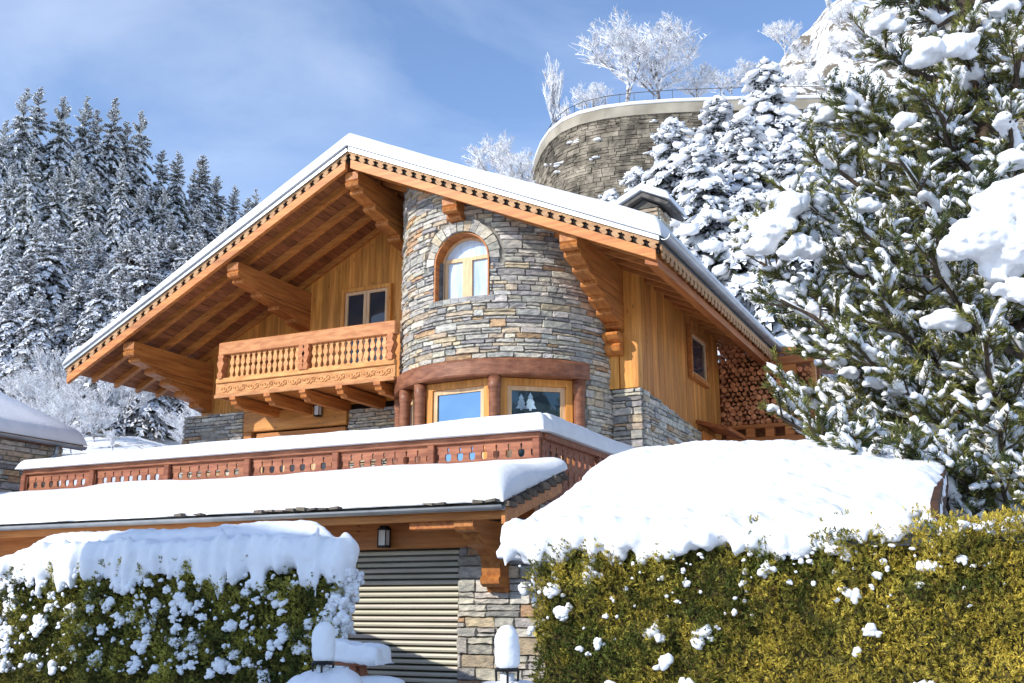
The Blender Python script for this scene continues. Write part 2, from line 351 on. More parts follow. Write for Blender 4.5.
roof = mb.build('roof', 'metal', CH)
# soffit boards lie across the rafters
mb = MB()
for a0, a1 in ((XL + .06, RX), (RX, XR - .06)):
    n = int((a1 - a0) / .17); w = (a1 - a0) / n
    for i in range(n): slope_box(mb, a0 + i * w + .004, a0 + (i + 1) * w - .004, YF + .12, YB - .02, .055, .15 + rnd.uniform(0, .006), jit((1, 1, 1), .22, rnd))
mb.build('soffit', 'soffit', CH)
for k, y in enumerate([16.55, 17.2, 17.85, 18.48]):
    mb = MB(); slope_box(mb, XL + .12, RX - .05, y, y + .11, .15, .29, jit((1.05, 1, .95), .08, rnd)); mb.build('rafter', 'wood_x', CH)
for k in range(15):
    y = 16.5 + .62 * k
    mb = MB(); slope_box(mb, RX + .05 if y < 18.7 else -7.2, XR - .1, y, y + .12, .15, .31, jit((.95, .9, .9), .08, rnd)); mb.build('rafter', 'wood_x', CH)
for side, (x0, x1) in (('l', (XL, RX)), ('r', (RX, XR))):
    # upper fretted fascia
    mb = MB(); s = -1 if side == 'l' else 1
    A = Vector((x0, YF - .06, zr(x0) - .08)); B = Vector((x1, YF - .06, zr(x1) - .08))
    fret(mb, A, B, (0, 1, 0), (0, 0, 1), .235, [(s, z * .78) for s, z in TOOTH], .03, .05)
    mb.build('fretted_board', 'pale_wood', CH)
    mb = MB(); slope_box(mb, x0 + .02, x1 - .02, YF - .012, YF + .03, .03, .26); mb.build('gap_shade_board', 'dark', CH)  # near-black board puts the shade of the fretwork gap into colour
    mb = MB(); slope_box(mb, x0 + .06, x1 - .06, YF - .06, YF + .028, .215, .39, (1.08, 1, 1)); mb.build('barge_board', 'wood_x', CH)
    mb = MB(); slope_box(mb, x0 - .02, x1 + .02, YF - .10, YF - .065, -.06, .04); mb.build('verge_flashing', 'metal', CH)
# purlin consoles with scalloped undersides
def console_profile(y0, y1, dfront, dback, n, lip=.05):
    P = [(y0, 0), (y0, -dfront * .5), (y0 + .03, -dfront * .62), (y0 + .0, -dfront * .72), (y0 + .03, -dfront * .92), (y0 + .09, -dfront)]
    L = (y1 - y0 - .16) / n; D = (dback - dfront) / n
    for i in range(n):
        a = y0 + .16 + i * L; z = -dfront - D * i
        P += [(a, z + .02), (a + .035, z + .015), (a + .03, z - .12 * D), (a + .015, z - .28 * D), (a + .03, z - .48 * D), (a + .08, z - .6 * D), (a + .45 * L + .04, z - .68 * D), (a + .85 * L, z - .9 * D)]
    P = [q for k, q in enumerate(P) if q[0] < y1 - .005]
    P += [(y1, -dback), (y1, 0)]
    return P
def console(x, zt, y0, y1, df, db, n, wd, m='wood_y', mb=None, nm='console'):
    mb = MB(); P = console_profile(y0, y1, df, db, n)
    mb.prism(P, lambda p, q, t: (x + t, p, zt + q), -wd / 2, wd / 2, jit((1, 1, 1), .05, rnd))
    # joint grooves between the stacked beams and face cap
    for f in (.38, .68):
        zz = zt - df - (db - df) * f * .6
        mb.box(x - wd / 2 - .004, x + wd / 2 + .004, y0 + .5 + f * 1.0, y1 - .01, zz - .008, zz + .004, (.35, .3, .3))
    o = mb.build(nm, m, CH)
    return o
console(RX, 9.82, YF + .08, YW, .30, 1.15, 5, .30)
console(-14.0, 8.36, YF + .08, YW, .30, .86, 4, .28)
console(-16.66, 6.98, YF + .08, YW, .30, 1.12, 5, .30)
console(-6.62, 7.86, YF + .06, YW - .1, .30, 1.30, 6, .32)
console(-8.99, 8.92, YF + .08, 16.9, .28, .42, 1, .30)
# right eave: beam, fretted board, gutter
mb = MB(); n = 12
mb.hexa([(-5.24, YF + .04, zr(-5.24) - .50), (-5.02, YF + .04, zr(-5.02) - .47), (-5.02, YB - .1, zr(-5.02) - .47), (-5.24, YB - .1, zr(-5.24) - .50),
         (-5.24, YF + .04, zr(-5.24) - .32), (-5.02, YF + .04, zr(-5.02) - .32), (-5.02, YB - .1, zr(-5.02) - .32), (-5.24, YB - .1, zr(-5.24) - .32)], (.85, .75, .75))
mb.build('eave_beam', 'wood_y', CH)
mb = MB(); fret(mb, (XR + .0, YF, zr(XR) - .17), (XR + .0, YB, zr(XR) - .17), (1, 0, 0), (0, 0, 1), .235, [(s, z * .8) for s, z in TOOTH], .03, .08); mb.build('fretted_board', 'pale_wood', CH)
def gutter(x0, y0, x1, y1, z, r=.075, parent=CH, nm='gutter', end=True):
    mb = MB(); d = Vector((x1 - x0, y1 - y0, 0)).normalized(); s = Vector((-d.y, d.x, 0)); prof = []
    for k in range(9): t = PI + PI * k / 8; prof.append((r * math.cos(t), r * math.sin(t)))
    inner = [(p * .88, q * .88) for p, q in reversed(prof)]
    poly = prof + inner
    mb.prism(poly, lambda p, q, t: Vector((x0, y0, z)) + s * p + Vector((0, 0, q)) + d * t, 0, math.hypot(x1 - x0, y1 - y0))
    return mb.build(nm, 'metal', parent)
gutter(-4.86, YF - .06, -4.86, YB, zr(XR) + .05, .095)
mb = MB(); mb.tube([(-4.86, YB - .06, zr(XR) - .03), (-4.9, YB - .06, zr(XR) - .16), (-5.15, YB - .05, zr(XR) - .34)], .04, 8); mb.build('downpipe', 'metal', CH, smooth=True)
gutter(-18.36, YF - .06, -18.36, YB, zr(XL) + .03, .085)
# ------------------------------------------------ facade walls
mb = MB()
boards_v(mb, -16.8, -6.9, YW, 5.75, lambda x: zr(x) - .16, .17, .025, 3)
fw = mb.build('facade_wall', 'wood_z', CH)
mb = MB(); mb.box(-16.78, -6.9, YW + .02, YW + .2, 2.9, 6.4); mb.hexa([(-16.78, YW + .02, 6.4), (-6.9, YW + .02, 6.4), (-6.9, YW + .2, 6.4), (-16.78, YW + .2, 6.4), (-16.78, YW + .02, 7.0), (-6.9, YW + .02, 8.1), (-6.9, YW + .2, 8.1), (-16.78, YW + .2, 7.0)]); mb.build('inner_wall', 'dark', CH)
mb = MB(); boards_v(mb, YW, 24.4, -6.25, 4.4, zr(-6.25) - .16, .19, .025, 4, (.86, .80, .80), .004, 'y')
sidewall = mb.build('side_wall', 'wood_z', CH)
# stone foot of the side wall, stepping down as the ground rises
mb = MB()
def toprake(y): return 5.52 - .075 * (y - 18.5)
stones(mb, 18.52, 22.3, 2.9, 5.55, plane_x(-6.16), top=toprake, seed=11)
stones(mb, -6.74, -6.16, 2.9, 5.52, plane_y(18.44), seed=12, wmin=.25, wmax=.6, hmin=.09, hmax=.2)
mb.build('stone_foot', 'stone', CH)
mb = MB(); mb.box(-6.72, -6.18, 18.46, 18.6, 2.9, 5.5); mb.hexa([(-6.3, 18.5, 2.9), (-6.18, 18.5, 2.9), (-6.18, 22.3, 2.9), (-6.3, 22.3, 2.9), (-6.3, 18.5, 5.5), (-6.18, 18.5, 5.5), (-6.18, 22.3, 5.21), (-6.3, 22.3, 5.21)]); mb.build('stone_core', 'mortar', CH)
mb = MB(); mb.bbox(-6.78, -6.58, 18.36, 18.62, 5.52, 7.4, .012, (1.08, 1.15, 1.1)); mb.bbox(-6.57, -6.2, 18.40, 18.66, 5.52, zr(-6.4) - .2, .012, (1.02, 1.05, 1)); mb.build('corner_post', 'wood_z', CH)
mb = MB()    # carved tail under the right console
P = [(18.25, 0), (18.5, 0), (18.5, -.42), (18.38, -.42), (18.28, -.36), (18.24, -.27), (18.3, -.2), (18.2, -.16), (18.12, -.08), (18.16, -.02)]
mb.prism(P, lambda p, q, t: (-6.62 + t, p - .12, 6.56 + q), -.15, .15, (1.1, 1.1, 1.1)); mb.build('console_tail', 'wood_y', CH)
# side window and side door
def window(parent, P0, P1, z0, z1, fr=.09, inner=.05, panes=2, deep=.10, glass='glass_dark', outm='wood_x', inm='wood_z', nm='window', transom=None, proud=.05, label=None):
    P0 = Vector(P0); P1 = Vector(P1); d = (P1 - P0); W = d.length; d /= W; n = Vector((d.y, -d.x, 0))
    F = lambda p, q, t: P0 + d * p + n * t + Vector((0, 0, q))
    def bar(mb, a, b, c, e, t0, t1, col=(1, 1, 1)):
        v = [F(a, c, t0), F(b, c, t0), F(b, c, t1), F(a, c, t1), F(a, e, t0), F(b, e, t0), F(b, e, t1), F(a, e, t1)]
        mb.hexa([v[3], v[2], v[1], v[0], v[7], v[6], v[5], v[4]], col)
    mb = MB()
    bar(mb, 0, fr, z0, z1, -.04, proud); bar(mb, W - fr, W, z0, z1, -.04, proud); bar(mb, fr, W - fr, z1 - fr, z1, -.04, proud); bar(mb, fr, W - fr, z0, z0 + fr, -.04, proud + .03)
    wn = mb.build(nm, outm, parent)
    if label: wn['label'] = label
    a, b, c, e = fr, W - fr, z0 + fr, z1 - fr
    mb = MB(); pw = (b - a) / panes
    for i in range(panes):
        x0 = a + i * pw + .004; x1 = a + (i + 1) * pw - .004
        bar(mb, x0, x0 + inner, c + .003, e - .003, -.03, .015, (1, 1, 1)); bar(mb, x1 - inner, x1, c + .003, e - .003, -.03, .015, (1, 1, 1))
        bar(mb, x0 + inner, x1 - inner, e - inner, e - .003, -.03, .015, (1, 1, 1)); bar(mb, x0 + inner, x1 - inner, c + .003, c + inner, -.03, .015, (1, 1, 1))
        if transom: bar(mb, x0 + inner, x1 - inner, transom - .03, transom + .03, -.03, .012, (1, 1, 1))
    mb.build('frame', 'pale_frame', wn)
    mb = MB(); bar(mb, a + .002, b - .002, c + .002, e - .002, -.022, -.016); mb.build('pane', glass, wn)
    return wn
window(CH, (-6.17, 21.75, 0), (-6.17, 23.15, 0), 6.35, 7.48, .11, .06, 1, glass='glass_dark', outm='wood_y', label='small dark side window in the larch side wall')
mb = MB(); mb.bbox(-6.2, -6.12, 22.45, 23.5, 3.6, 5.28, .01, (1, .8, .7)); dr = mb.build('side_door', 'wood_z', CH)
mb = MB()
for q in range(6): mb.box(-6.115, -6.10, 22.58 + .14 * q, 22.70 + .14 * q, 3.7, 5.15, jit((1.1, .8, .6), .1, rnd))
mb.build('door_plank', 'wood_z', dr)
mb = MB(); mb.hexa([(-6.2, 22.2, 5.42), (-5.5, 22.2, 5.22), (-5.5, 23.8, 5.22), (-6.2, 23.8, 5.42), (-6.2, 22.2, 5.50), (-5.5, 22.2, 5.30), (-5.5, 23.8, 5.30), (-6.2, 23.8, 5.50)], (.8, .6, .55)); mb.build('door_hood', 'wood_y', CH)
# upper french window on the facade
window(CH, (-12.98, YW - .08, 0), (-11.72, YW - .08, 0), 6.0, 8.3, .08, .07, 2, glass='glass_dark', outm='wood_z', label='french window onto the balcony')
# ground floor behind the terrace
mb = MB()
stones(mb, -17.15, -15.42, 2.9, 5.78, plane_y(18.42), seed=21, skip=lambda a, b, p, q: None if (abs((a + b) / 2 + 16.25) < .22 and (p + q) / 2 < 5.46 and p > 5.0) else (a, b))
mb.build('ground_floor_stonework', 'stone', CH)
mb = MB(); stones(mb, -12.68, -10.9, 2.9, 5.62, plane_y(18.5), seed=22); mb.build('ground_floor_stonework', 'stone', CH)
mb = MB(); mb.box(-17.13, -15.44, 18.44, 18.6, 2.9, 5.74); mb.build('stone_core', 'mortar', CH)
mb = MB(); mb.box(-12.7, -10.9, 18.515, 18.61, 2.9, 5.6); mb.build('stone_core', 'mortar', CH)
mb = MB(); mb.bbox(-15.42, -12.69, 18.40, 18.6, 5.3, 5.74, .012, (1.1, 1.2, 1.15)); mb.bbox(-15.42, -15.2, 18.42, 18.6, 2.9, 5.3, .01); mb.build('lintel_beam', 'wood_x', CH)
window(CH, (-15.1, 18.52, 0), (-12.75, 18.52, 0), 3.0, 5.26, .12, .07, 3, glass='glass_dark', outm='wood_x')
# ------------------------------------------------ balcony
BX0, BX1, BY = -14.94, -10.62, 17.0
bal = MB()
mb = MB()
for i in range(11): mb.box(BX0 + .05, BX1 - .03, BY + .06 + i * .142, BY + .195 + i * .142, 5.83, 5.87, jit((1, .9, .85), .1, rnd))
balc = mb.build('balcony', 'wood_x', CH)
mb = MB(); mb.bbox(BX0 - .03, BX1, BY - .07, BY + .09, 6.70, 6.97, .015, (1.02, .95, .95)); mb.bbox(BX0 - .03, BX0 + .1, BY + .1, YW - .05, 6.70, 6.95, .012); mb.build('top_rail', 'carved', balc)
mb = MB(); mb.bbox(BX0 - .06, BX1, BY - .06, BY + .05, 6.10, 6.20, .01, (1.3, 1.4, 1.2)); mb.bbox(BX0 - .08, BX1, BY - .02, BY + .04, 5.80, 6.10, .008, (1.1, 1.15, 1.1))
mb.bbox(BX0 - .08, BX1, BY - .06, BY - .021, 5.78, 5.86, .008); mb.bbox(BX0 - .08, BX0 - .02, BY + .05, YW - .05, 5.80, 6.18, .008)
mb.build('sill_board', 'carved', balc)
mb = MB(); k = 24; w = (BX1 - BX0 - .1) / k       # carved running scroll
for i in range(k):
    cx = BX0 + .05 + (i + .5) * w; s = 1 if i % 2 else -1
    pts = [(cx + w * .42 * math.cos(t), BY - .028, 5.975 + s * .065 * math.sin(t) * (1 - .09 * t)) for t in [j * .62 for j in range(12)]]
    pts = [(cx + (w * .46 * math.cos(t) * (1 - .11 * t)), BY - .026, 5.975 + s * .075 * math.sin(t) * (1 - .11 * t)) for t in [j * .62 for j in range(13)]]
    mb.tube(pts, .013, 5, (1.35, 1.5, 1.5))
    mb.tube([(cx - w * .5, BY - .026, 5.975 - s * .075), (cx - w * .2, BY - .026, 5.975 - s * .04), (cx, BY - .026, 5.975), (cx + w * .3, BY - .026, 5.975 + s * .06)], .012, 5, (1.3, 1.4, 1.4))
mb.build('carved_scroll', 'carved', balc)
def baluster(mb, x, y, z0, z1, w, col, axis='x'):
    prof = [(0, .45), (.06, .45), (.10, .22), (.2, .30), (.32, .47), (.42, .40), (.48, .20), (.52, .20), (.58, .40), (.68, .47), (.8, .32), (.88, .2), (.93, .45), (1, .45)]
    H = z1 - z0; poly = [(-p * w, t * H) for t, p in prof] + [(p * w, t * H) for t, p in reversed(prof)]
    if axis == 'x': mb.prism(poly, lambda p, q, t: (x + p, y + t, z0 + q), 0, .035, col)
    else: mb.prism(poly, lambda p, q, t: (x + t, y + p, z0 + q), 0, .035, col)
n = 30; w = (BX1 - BX0 - .16) / n
for i in range(n):
    if i in (0, 14, 15, n - 1): continue
    mb = MB(); baluster(mb, BX0 + .1 + (i + .5) * w, BY - .01, 6.19, 6.71, w * .84, jit((1.25, 1.35, 1.3) if i < 24 else (1.4, 1.5, 1.6), .06, rnd)); mb.build('baluster', 'carved', balc)
for xx in (BX0 + .06, BX0 + .1 + 14.6 * w, BX0 + .1 + 15.4 * w, BX1 - .1):
    mb = MB(); P = [(-.05, 0), (.05, 0), (.07, .1), (.03, .16), (.06, .24), (.09, .33), (.05, .40), (.075, .47), (.05, .52), (-.05, .52), (-.075, .47), (-.05, .40), (-.09, .33), (-.06, .24), (-.03, .16), (-.07, .1)]
    mb.prism(P, lambda p, q, t: (xx + p, BY + t, 6.19 + q), -.09, .07, (.95, .8, .8)); mb.build('carved_post', 'carved', balc)
for i in range(5):
    x = BX0 + .42 + i * .88
    mb = MB(); P = [(16.93, 0), (16.93, -.07), (16.98, -.10), (17.0, -.16), (17.1, -.17), (17.14, -.22), (18.55, -.22), (18.55, 0)]
    mb.prism(P, lambda p, q, t: (x + t, p, 5.79 + q), -.075, .075, (1.05, 1, 1)); mb.build('joist', 'wood_y', balc)
# ------------------------------------------------ round tower
CX, CY, TR = -8.93, 18.6, 2.16
def cyl(u, z, d, R=TR):      # u = arc length on TR
    p = u / TR; r = R + d; return (CX + r * math.sin(p), CY - r * math.cos(p), z)
WH, WB, WS = .575, 7.06, 7.78      # half width, bottom, springing of the arched window
def arch_half(z, extra=0):
    if z < WB - extra: return 0
    if z <= WS: return WH + extra
    q = (WH + extra) ** 2 - (z - WS) ** 2
    return math.sqrt(q) if q > 0 else 0
def tskip(a, b, p, q):
    m = (a + b) / 2; zc = (p + q) / 2
    if zc < 5.62 and R_(-80) * TR < m < R_(64) * TR: return None
    if zc < 5.62 and m > 0: a = max(a, R_(64) * TR)
    ring = .26 if zc > WS - .1 else .0
    h = max(arch_half(p, ring), arch_half(q, ring), arch_half(zc, ring))
    if zc < WB: h = 0
    if h > 0:
        if b <= -h or a >= h: return (a, b)
        if a < -h and b > h: return (a, -h) if abs(a) > abs(b) else (h, b)
        if a < -h: return (a, -h)
        if b > h: return (h, b)
        return None
    return (a, b)
mb = MB()
UA = R_(100) * TR
def ttop(u): 
    x, y, z = cyl(u, 0, 0); return zr(x) - .17
stones(mb, -UA, UA, 4.0, 10.0, cyl, skip=tskip, top=ttop, seed=7, hmin=.055, hmax=.14, wmin=.16, wmax=.55)
nvs = 15
for i in range(nvs):          # voussoirs
    a0 = PI * i / nvs; a1 = PI * (i + 1) / nvs; r0 = WH + .005; r1 = WH + .21 + rnd.uniform(-.03, .04)
    pts = []
    g = .012
    for d in (-.05, .035 + rnd.uniform(-.01, .02)):
        for (r, a) in ((r0, a0 + g), (r1, a0 + g * .6), (r1, a1 - g * .6), (r0, a1 - g)):
            pts.append(cyl(r * math.cos(a), WS + r * math.sin(a), d))
    mb.hexa([pts[0], pts[1], pts[2], pts[3], pts[4], pts[5], pts[6], pts[7]], stone_col(rnd))
# sill and jamb stones of the window reveal
for s in (-1, 1):
    z = WB
    while z < WS:
        h = rnd.uniform(.09, .17); u = s * (WH + .002)
        mb.hexa([cyl(u, z + .004, .02), cyl(u + s * .16, z + .004, .02), cyl(u + s * .16, z + .004, -.36), cyl(u, z + .004, -.36), cyl(u, z + h - .004, .02), cyl(u + s * .16, z + h - .004, .02), cyl(u + s * .16, z + h - .004, -.36), cyl(u, z + h - .004, -.36)], jit((.14, .15, .17), .3, rnd)); z += h
for i in range(8):
    u = -WH - .1 + i * (2 * WH + .2) / 8; u2 = u + (2 * WH + .2) / 8 - .006
    mb.hexa([cyl(u, WB - .10, .06), cyl(u2, WB - .10, .06), cyl(u2, WB - .10, -.36), cyl(u, WB - .10, -.36), cyl(u, WB, .06), cyl(u2, WB, .06), cyl(u2, WB, -.36), cyl(u, WB, -.36)], jit((.38, .38, .37), .2, rnd))
tower = mb.build('round_tower', 'stone', CH)
mb = MB()                      # mortar core with openings
du = R_(2) * TR; dz = .05; z = 2.9
cells = []
zz = 2.9
while zz < 10:
    for k in range(-50, 50):
        a, b = k * du, (k + 1) * du; m = (a + b) / 2; t = ttop(m) + .1
        if zz > t: continue
        if zz + dz / 2 < 5.6 and R_(-80) * TR < m < R_(64) * TR: continue
        if abs(m) < arch_half(zz + dz / 2, .01): continue
        cells.append((a, b, zz, min(zz + dz, t)))
    zz += dz
for a, b, p, q in cells: mb.add([cyl(a, p, -.008), cyl(b, p, -.008), cyl(b, q, -.008), cyl(a, q, -.008)], [(0, 1, 2, 3)])
mb.build('mortar_core', 'mortar', tower)
# arched window
mb = MB(); na = 22
def arcpts(r): return [(r * math.cos(PI * i / na), WS + r * math.sin(PI * i / na)) for i in range(na + 1)]
yfr = CY - TR + .30
def ring_prism(mb, ro, ri, y0, y1, col=(1, 1, 1), z0=WB):
    o = [(ro, z0)] + arcpts(ro) + [(-ro, z0)]; i_ = [(ri, z0)] + arcpts(ri) + [(-ri, z0)]
    for k in range(len(o) - 1):
        mb.hexa([(CX + i_[k][0], y0, i_[k][1]), (CX + o[k][0], y0, o[k][1]), (CX + o[k][0], y1, o[k][1]), (CX + i_[k][0], y1, i_[k][1]),
                 (CX + i_[k + 1][0], y0, i_[k + 1][1]), (CX + o[k + 1][0], y0, o[k + 1][1]), (CX + o[k + 1][0], y1, o[k + 1][1]), (CX + i_[k + 1][0], y1, i_[k + 1][1])], col)
ring_prism(mb, WH - .002, WH - .03, CY - TR + .03, yfr + .1, (1, .95, .85)); aw = mb.build('arched_window', 'wood_y', tower); aw['label'] = 'arched window in the stone tower'
mb = MB(); ring_prism(mb, WH - .03, WH - .08, yfr - .02, yfr + .05, (1, 1, 1))
tz = 7.90
for (x0, x1, z0, z1) in ((-WH + .1, WH - .1, WB, WB + .09), (-.04, .04, WB + .09, tz - .035), (-WH + .1, WH - .1, tz - .035, tz + .035), (-WH + .1, -WH + .15, WB + .09, tz - .035), (WH - .15, WH - .1, WB + .09, tz - .035), (-.10, -.041, WB + .09, tz - .035), (.041, .10, WB + .09, tz - .035)):
    mb.box(CX + x0, CX + x1, yfr - .03, yfr + .04, z0, z1, (1, 1, 1))
mb.build('frame', 'pale_frame', tower)
mb = MB(); P = [(-WH + .05, WB + .02), (WH - .05, WB + .02)] + [(r[0], r[1]) for r in arcpts(WH - .05)]
mb.prism(P, lambda p, q, t: (CX + p, t, q), yfr + .015, yfr + .02); mb.build('pane', 'curtain', tower)
# timber ring over the bay
mb = MB(); RO, RI = TR + .15, TR - .25; a0, a1 = -84, 64; NS = 34
for i in range(NS):
    p0 = R_(a0 + (a1 - a0) * i / NS); p1 = R_(a0 + (a1 - a0) * (i + 1) / NS)
    P = [(RI, 5.56), (RO - .02, 5.56), (RO, 5.59), (RO, 5.83), (RO - .03, 5.87), (RI, 5.87)]
    vs = [(CX + r * math.sin(p0), CY - r * math.cos(p0), z) for r, z in P] + [(CX + r * math.sin(p1), CY - r * math.cos(p1), z) for r, z in P]
    fs = [(k, 6 + k, 6 + (k + 1) % 6, (k + 1) % 6) for k in range(6)]
    if i == 0: fs.append(tuple(range(6)))
    if i == NS - 1: fs.append(tuple(range(11, 5, -1)))
    mb.add(vs, fs, (1, 1, 1))
mb.build('ring_beam', 'beam', tower)
for ph in (-62, -41, -24.5, 18, 60):
    mb = MB(); r = TR + .02; c = (CX + r * math.sin(R_(ph)), CY - r * math.cos(R_(ph)), 2.95)
    mb.lathe(c, [(.13, 0), (.13, .25), (.105, .3), (.10, 1.4), (.105, 2.35), (.12, 2.4), (.12, 2.6)], 14); mb.build('round_post', 'beam', tower, smooth=True)
def bay(pa, pb, panes, glass, label):
    r = TR - .10; A = (CX + r * math.sin(R_(pa)), CY - r * math.cos(R_(pa)), 0); B = (CX + r * math.sin(R_(pb)), CY - r * math.cos(R_(pb)), 0)
    return window(CH, A, B, 3.2, 5.55, .13, .085, panes, glass=glass, outm='wood_z', nm='bay_window', label=label)
bay(-22.5, 16, 1, 'glass_blue', 'middle bay window reflecting blue sky')
bw = bay(20, 58, 1, 'glass_teal', 'right bay window with two small white fir tree stickers')
bay(-60, -26.5, 2, 'glass_dark', None)
r = TR - .10; A = Vector((CX + r * math.sin(R_(20)), CY - r * math.cos(R_(20)), 0)); B = Vector((CX + r * math.sin(R_(58)), CY - r * math.cos(R_(58)), 0)); d = (B - A).normalized(); nn = Vector((d.y, -d.x, 0))
mb = MB()
for cx, s in ((.40, 1.), (.57, 1.1)):
    P = [(0, .30), (-.05, .21), (-.03, .21), (-.075, .12), (-.05, .12), (-.10, .03), (-.02, .03), (-.02, 0), (.02, 0), (.02, .03), (.10, .03), (.05, .12), (.075, .12), (.03, .21), (.05, .21)]
    mb.prism(P, lambda p, q, t: A + d * (cx + p * s) + nn * t + Vector((0, 0, 4.98 + q * s)), -.012, -.008, (.55, .75, .85))
mb.build('sticker', 'frost', bw)
mb = MB(); mb.box(-16.9, -5.9, 13.2, 18.5, 2.78, 2.93); mb.build('terrace_slab', 'plaster', CH)
# chimney with its little gabled cap
mb = MB(); stones(mb, -6.85, -6.2, 8.0, 9.62, plane_y(20.0), seed=31); stones(mb, 20.0, 20.7, 8.0, 9.62, plane_x(-6.2), seed=32); ch = mb.build('chimney', 'stone', CH)
mb = MB(); mb.box(-6.84, -6.21, 20.02, 20.7, 7.9, 9.64); mb.build('flue', 'mortar', ch)
mb = MB(); P = [(-.58, 9.63), (-.53, 9.58), (0, 9.85), (.53, 9.58), (.58, 9.63), (0, 9.95)]
mb.prism(P, lambda p, q, t: (-6.5 + p, t, q), 19.8, 20.95); mb.prism([(-.33, 9.63), (.33, 9.63), (0, 9.83)], lambda p, q, t: (-6.5 + p, t, q), 19.95, 20.9, (.9, .9, .85)); mb.build('cap', 'slate', ch)
# rear lean-to roof over the firewood
mb = MB()
def zx(x): return 7.56 - .12 * (x + 4.96)
mb.hexa([(-6.3, 24.9, zx(-6.3) - .12), (-4.0, 24.9, zx(-4.0) - .12), (-4.0, 27.5, zx(-4.0) - .12), (-6.3, 27.5, zx(-6.3) - .12), (-6.3, 24.9, zx(-6.3)), (-4.0, 24.9, zx(-4.0)), (-4.0, 27.5, zx(-4.0)), (-6.3, 27.5, zx(-6.3))], (1, 1, 1)); mb.build('rear_roof', 'soffit', CH)
mb = MB(); mb.hexa([(-5.1, 24.84, zx(-5.1) - .16), (-3.98, 24.84, zx(-3.98) - .16), (-3.98, 24.9, zx(-3.98) - .16), (-5.1, 24.9, zx(-5.1) - .16), (-5.1, 24.84, zx(-5.1)), (-3.98, 24.84, zx(-3.98)), (-3.98, 24.9, zx(-3.98)), (-5.1, 24.9, zx(-5.1))], (1, 1, 1)); mb.build('rear_fascia', 'wood_x', CH)
mb = MB(); mb.box(-6.4, -3.98, 25.0, 25.1, 4.4, 7.35); mb.build('shelter_back_wall', 'soffit', CH)
mb = MB(); mb.bbox(-6.2, -3.98, 24.35, 24.55, 5.18, 5.36, .01, (.9, .75, .7)); mb.bbox(-6.2, -3.98, 24.40, 24.6, 5.58, 5.68, .01, (.9, .75, .7))
for i in range(5): mb.bbox(-6.1 + i * .45, -5.9 + i * .45, 24.38, 24.6, 5.36, 5.58, .01, (1.1, .9, .8))
mb.build('shelter_rail', 'wood_x', CH)
mb = MB(); mb.bbox(-4.72, -4.42, 24.36, 24.62, 6.78, 7.02, .01, (1.1, .9, .7)); mb.bbox(-4.9, -4.0, 24.34, 24.5, 7.02, 7.22, .01, (.8, .65, .6)); mb.bbox(-4.08, -3.98, 24.4, 24.55, 5.68, 7.2, .01); mb.build('shelter_post', 'wood_x', CH)
# ------------------------------------------------ garage wing: lean-to roof, door, stone pier, terrace balustrade
GY0, GZ0, GY1, GZ1, GXR, GXL = 11.3, 2.74, 13.04, 3.27, -5.5, -17.6
gs = (GZ1 - GZ0) / (GY1 - GY0)
def gbox(mb, x0, x1, y0, y1, t0, t1, col=(1, 1, 1)):
    z = lambda y: GZ0 + gs * (y - GY0)
    mb.hexa([(x0, y0, z(y0) - t1), (x1, y0, z(y0) - t1), (x1, y1, z(y1) - t1), (x0, y1, z(y1) - t1), (x0, y0, z(y0) - t0), (x1, y0, z(y0) - t0), (x1, y1, z(y1) - t0), (x0, y1, z(y1) - t0)], col)
mb = MB()
for k in range(8): gbox(mb, GXL, GXR + rnd.uniform(0, .02), GY0 + .02 + k * .22, GY0 + .27 + k * .22, -.03 - .012 * (k % 2), .02, jit((1, 1, 1), .2, rnd))
lr = mb.build('garage_roof', 'slate', CH)
mb = MB()
for k in range(9):
    y = GY0 + k * .2; z = GZ0 + gs * (y - GY0)
    mb.box(GXR - .02, GXR + .05, y, y + .24, z - .01, z + .05 + .02 * (k % 2), jit((1.2, 1, .8), .3, rnd))
mb.build('verge_tiles', 'slate', lr)
mb = MB(); x = GXL
while x < GXR - .15:
    f = noise.noise(Vector((x * .9, 0, 4))) + .25 * sm(-13, -9, x)
    if (f > .12 and rnd.random() < .45) or rnd.random() < .04: mb.hexa([(x + q_ * w_, y_, z_ + rnd.uniform(-.012, .012)) for z_ in (GZ0 + .03, GZ0 + rnd.uniform(.05, .07)) for q_, y_ in ((0, GY0 - .13), (1, GY0 - .15), (1, GY0 + .1), (0, GY0 + .1)) for w_ in (.14,)], jit((1.5, 1.4, 1.3), .3, rnd))
    x += .17
mb.build('eave_tiles', 'slate', lr)
mb = MB()
for k in range(6): gbox(mb, GXL, GXR - .05, GY0 + .06 + k * .2, GY0 + .255 + k * .2, .02, .06, jit((1, .9, .9), .15, rnd))
gbox(mb, GXR - .06, GXR - .01, GY0 + .02, GY1, .02, .22, (1, .95, .9))
mb.build('garage_soffit', 'wood_x', CH)
gutter(GXL, GY0 - .05, GXR, GY0 - .05, GZ0 + .0, .06)
mb = MB(); mb.bbox(GXL, GXR - .07, GY0 + .08, GY0 + .13, GZ0 - .15, GZ0 + .01, .008, (1.05, 1, .95)); mb.build('garage_fascia', 'wood_x', CH)
mb = MB(); mb.bbox(GXL, -6.5, 12.32, 12.52, 2.33, 2.68, .012, (1, .95, .9)); mb.bbox(GXL, GXR - .1, 12.36, 12.5, 2.68, 2.86, .01, (.8, .7, .7)); mb.build('garage_lintel', 'wood_x', CH)
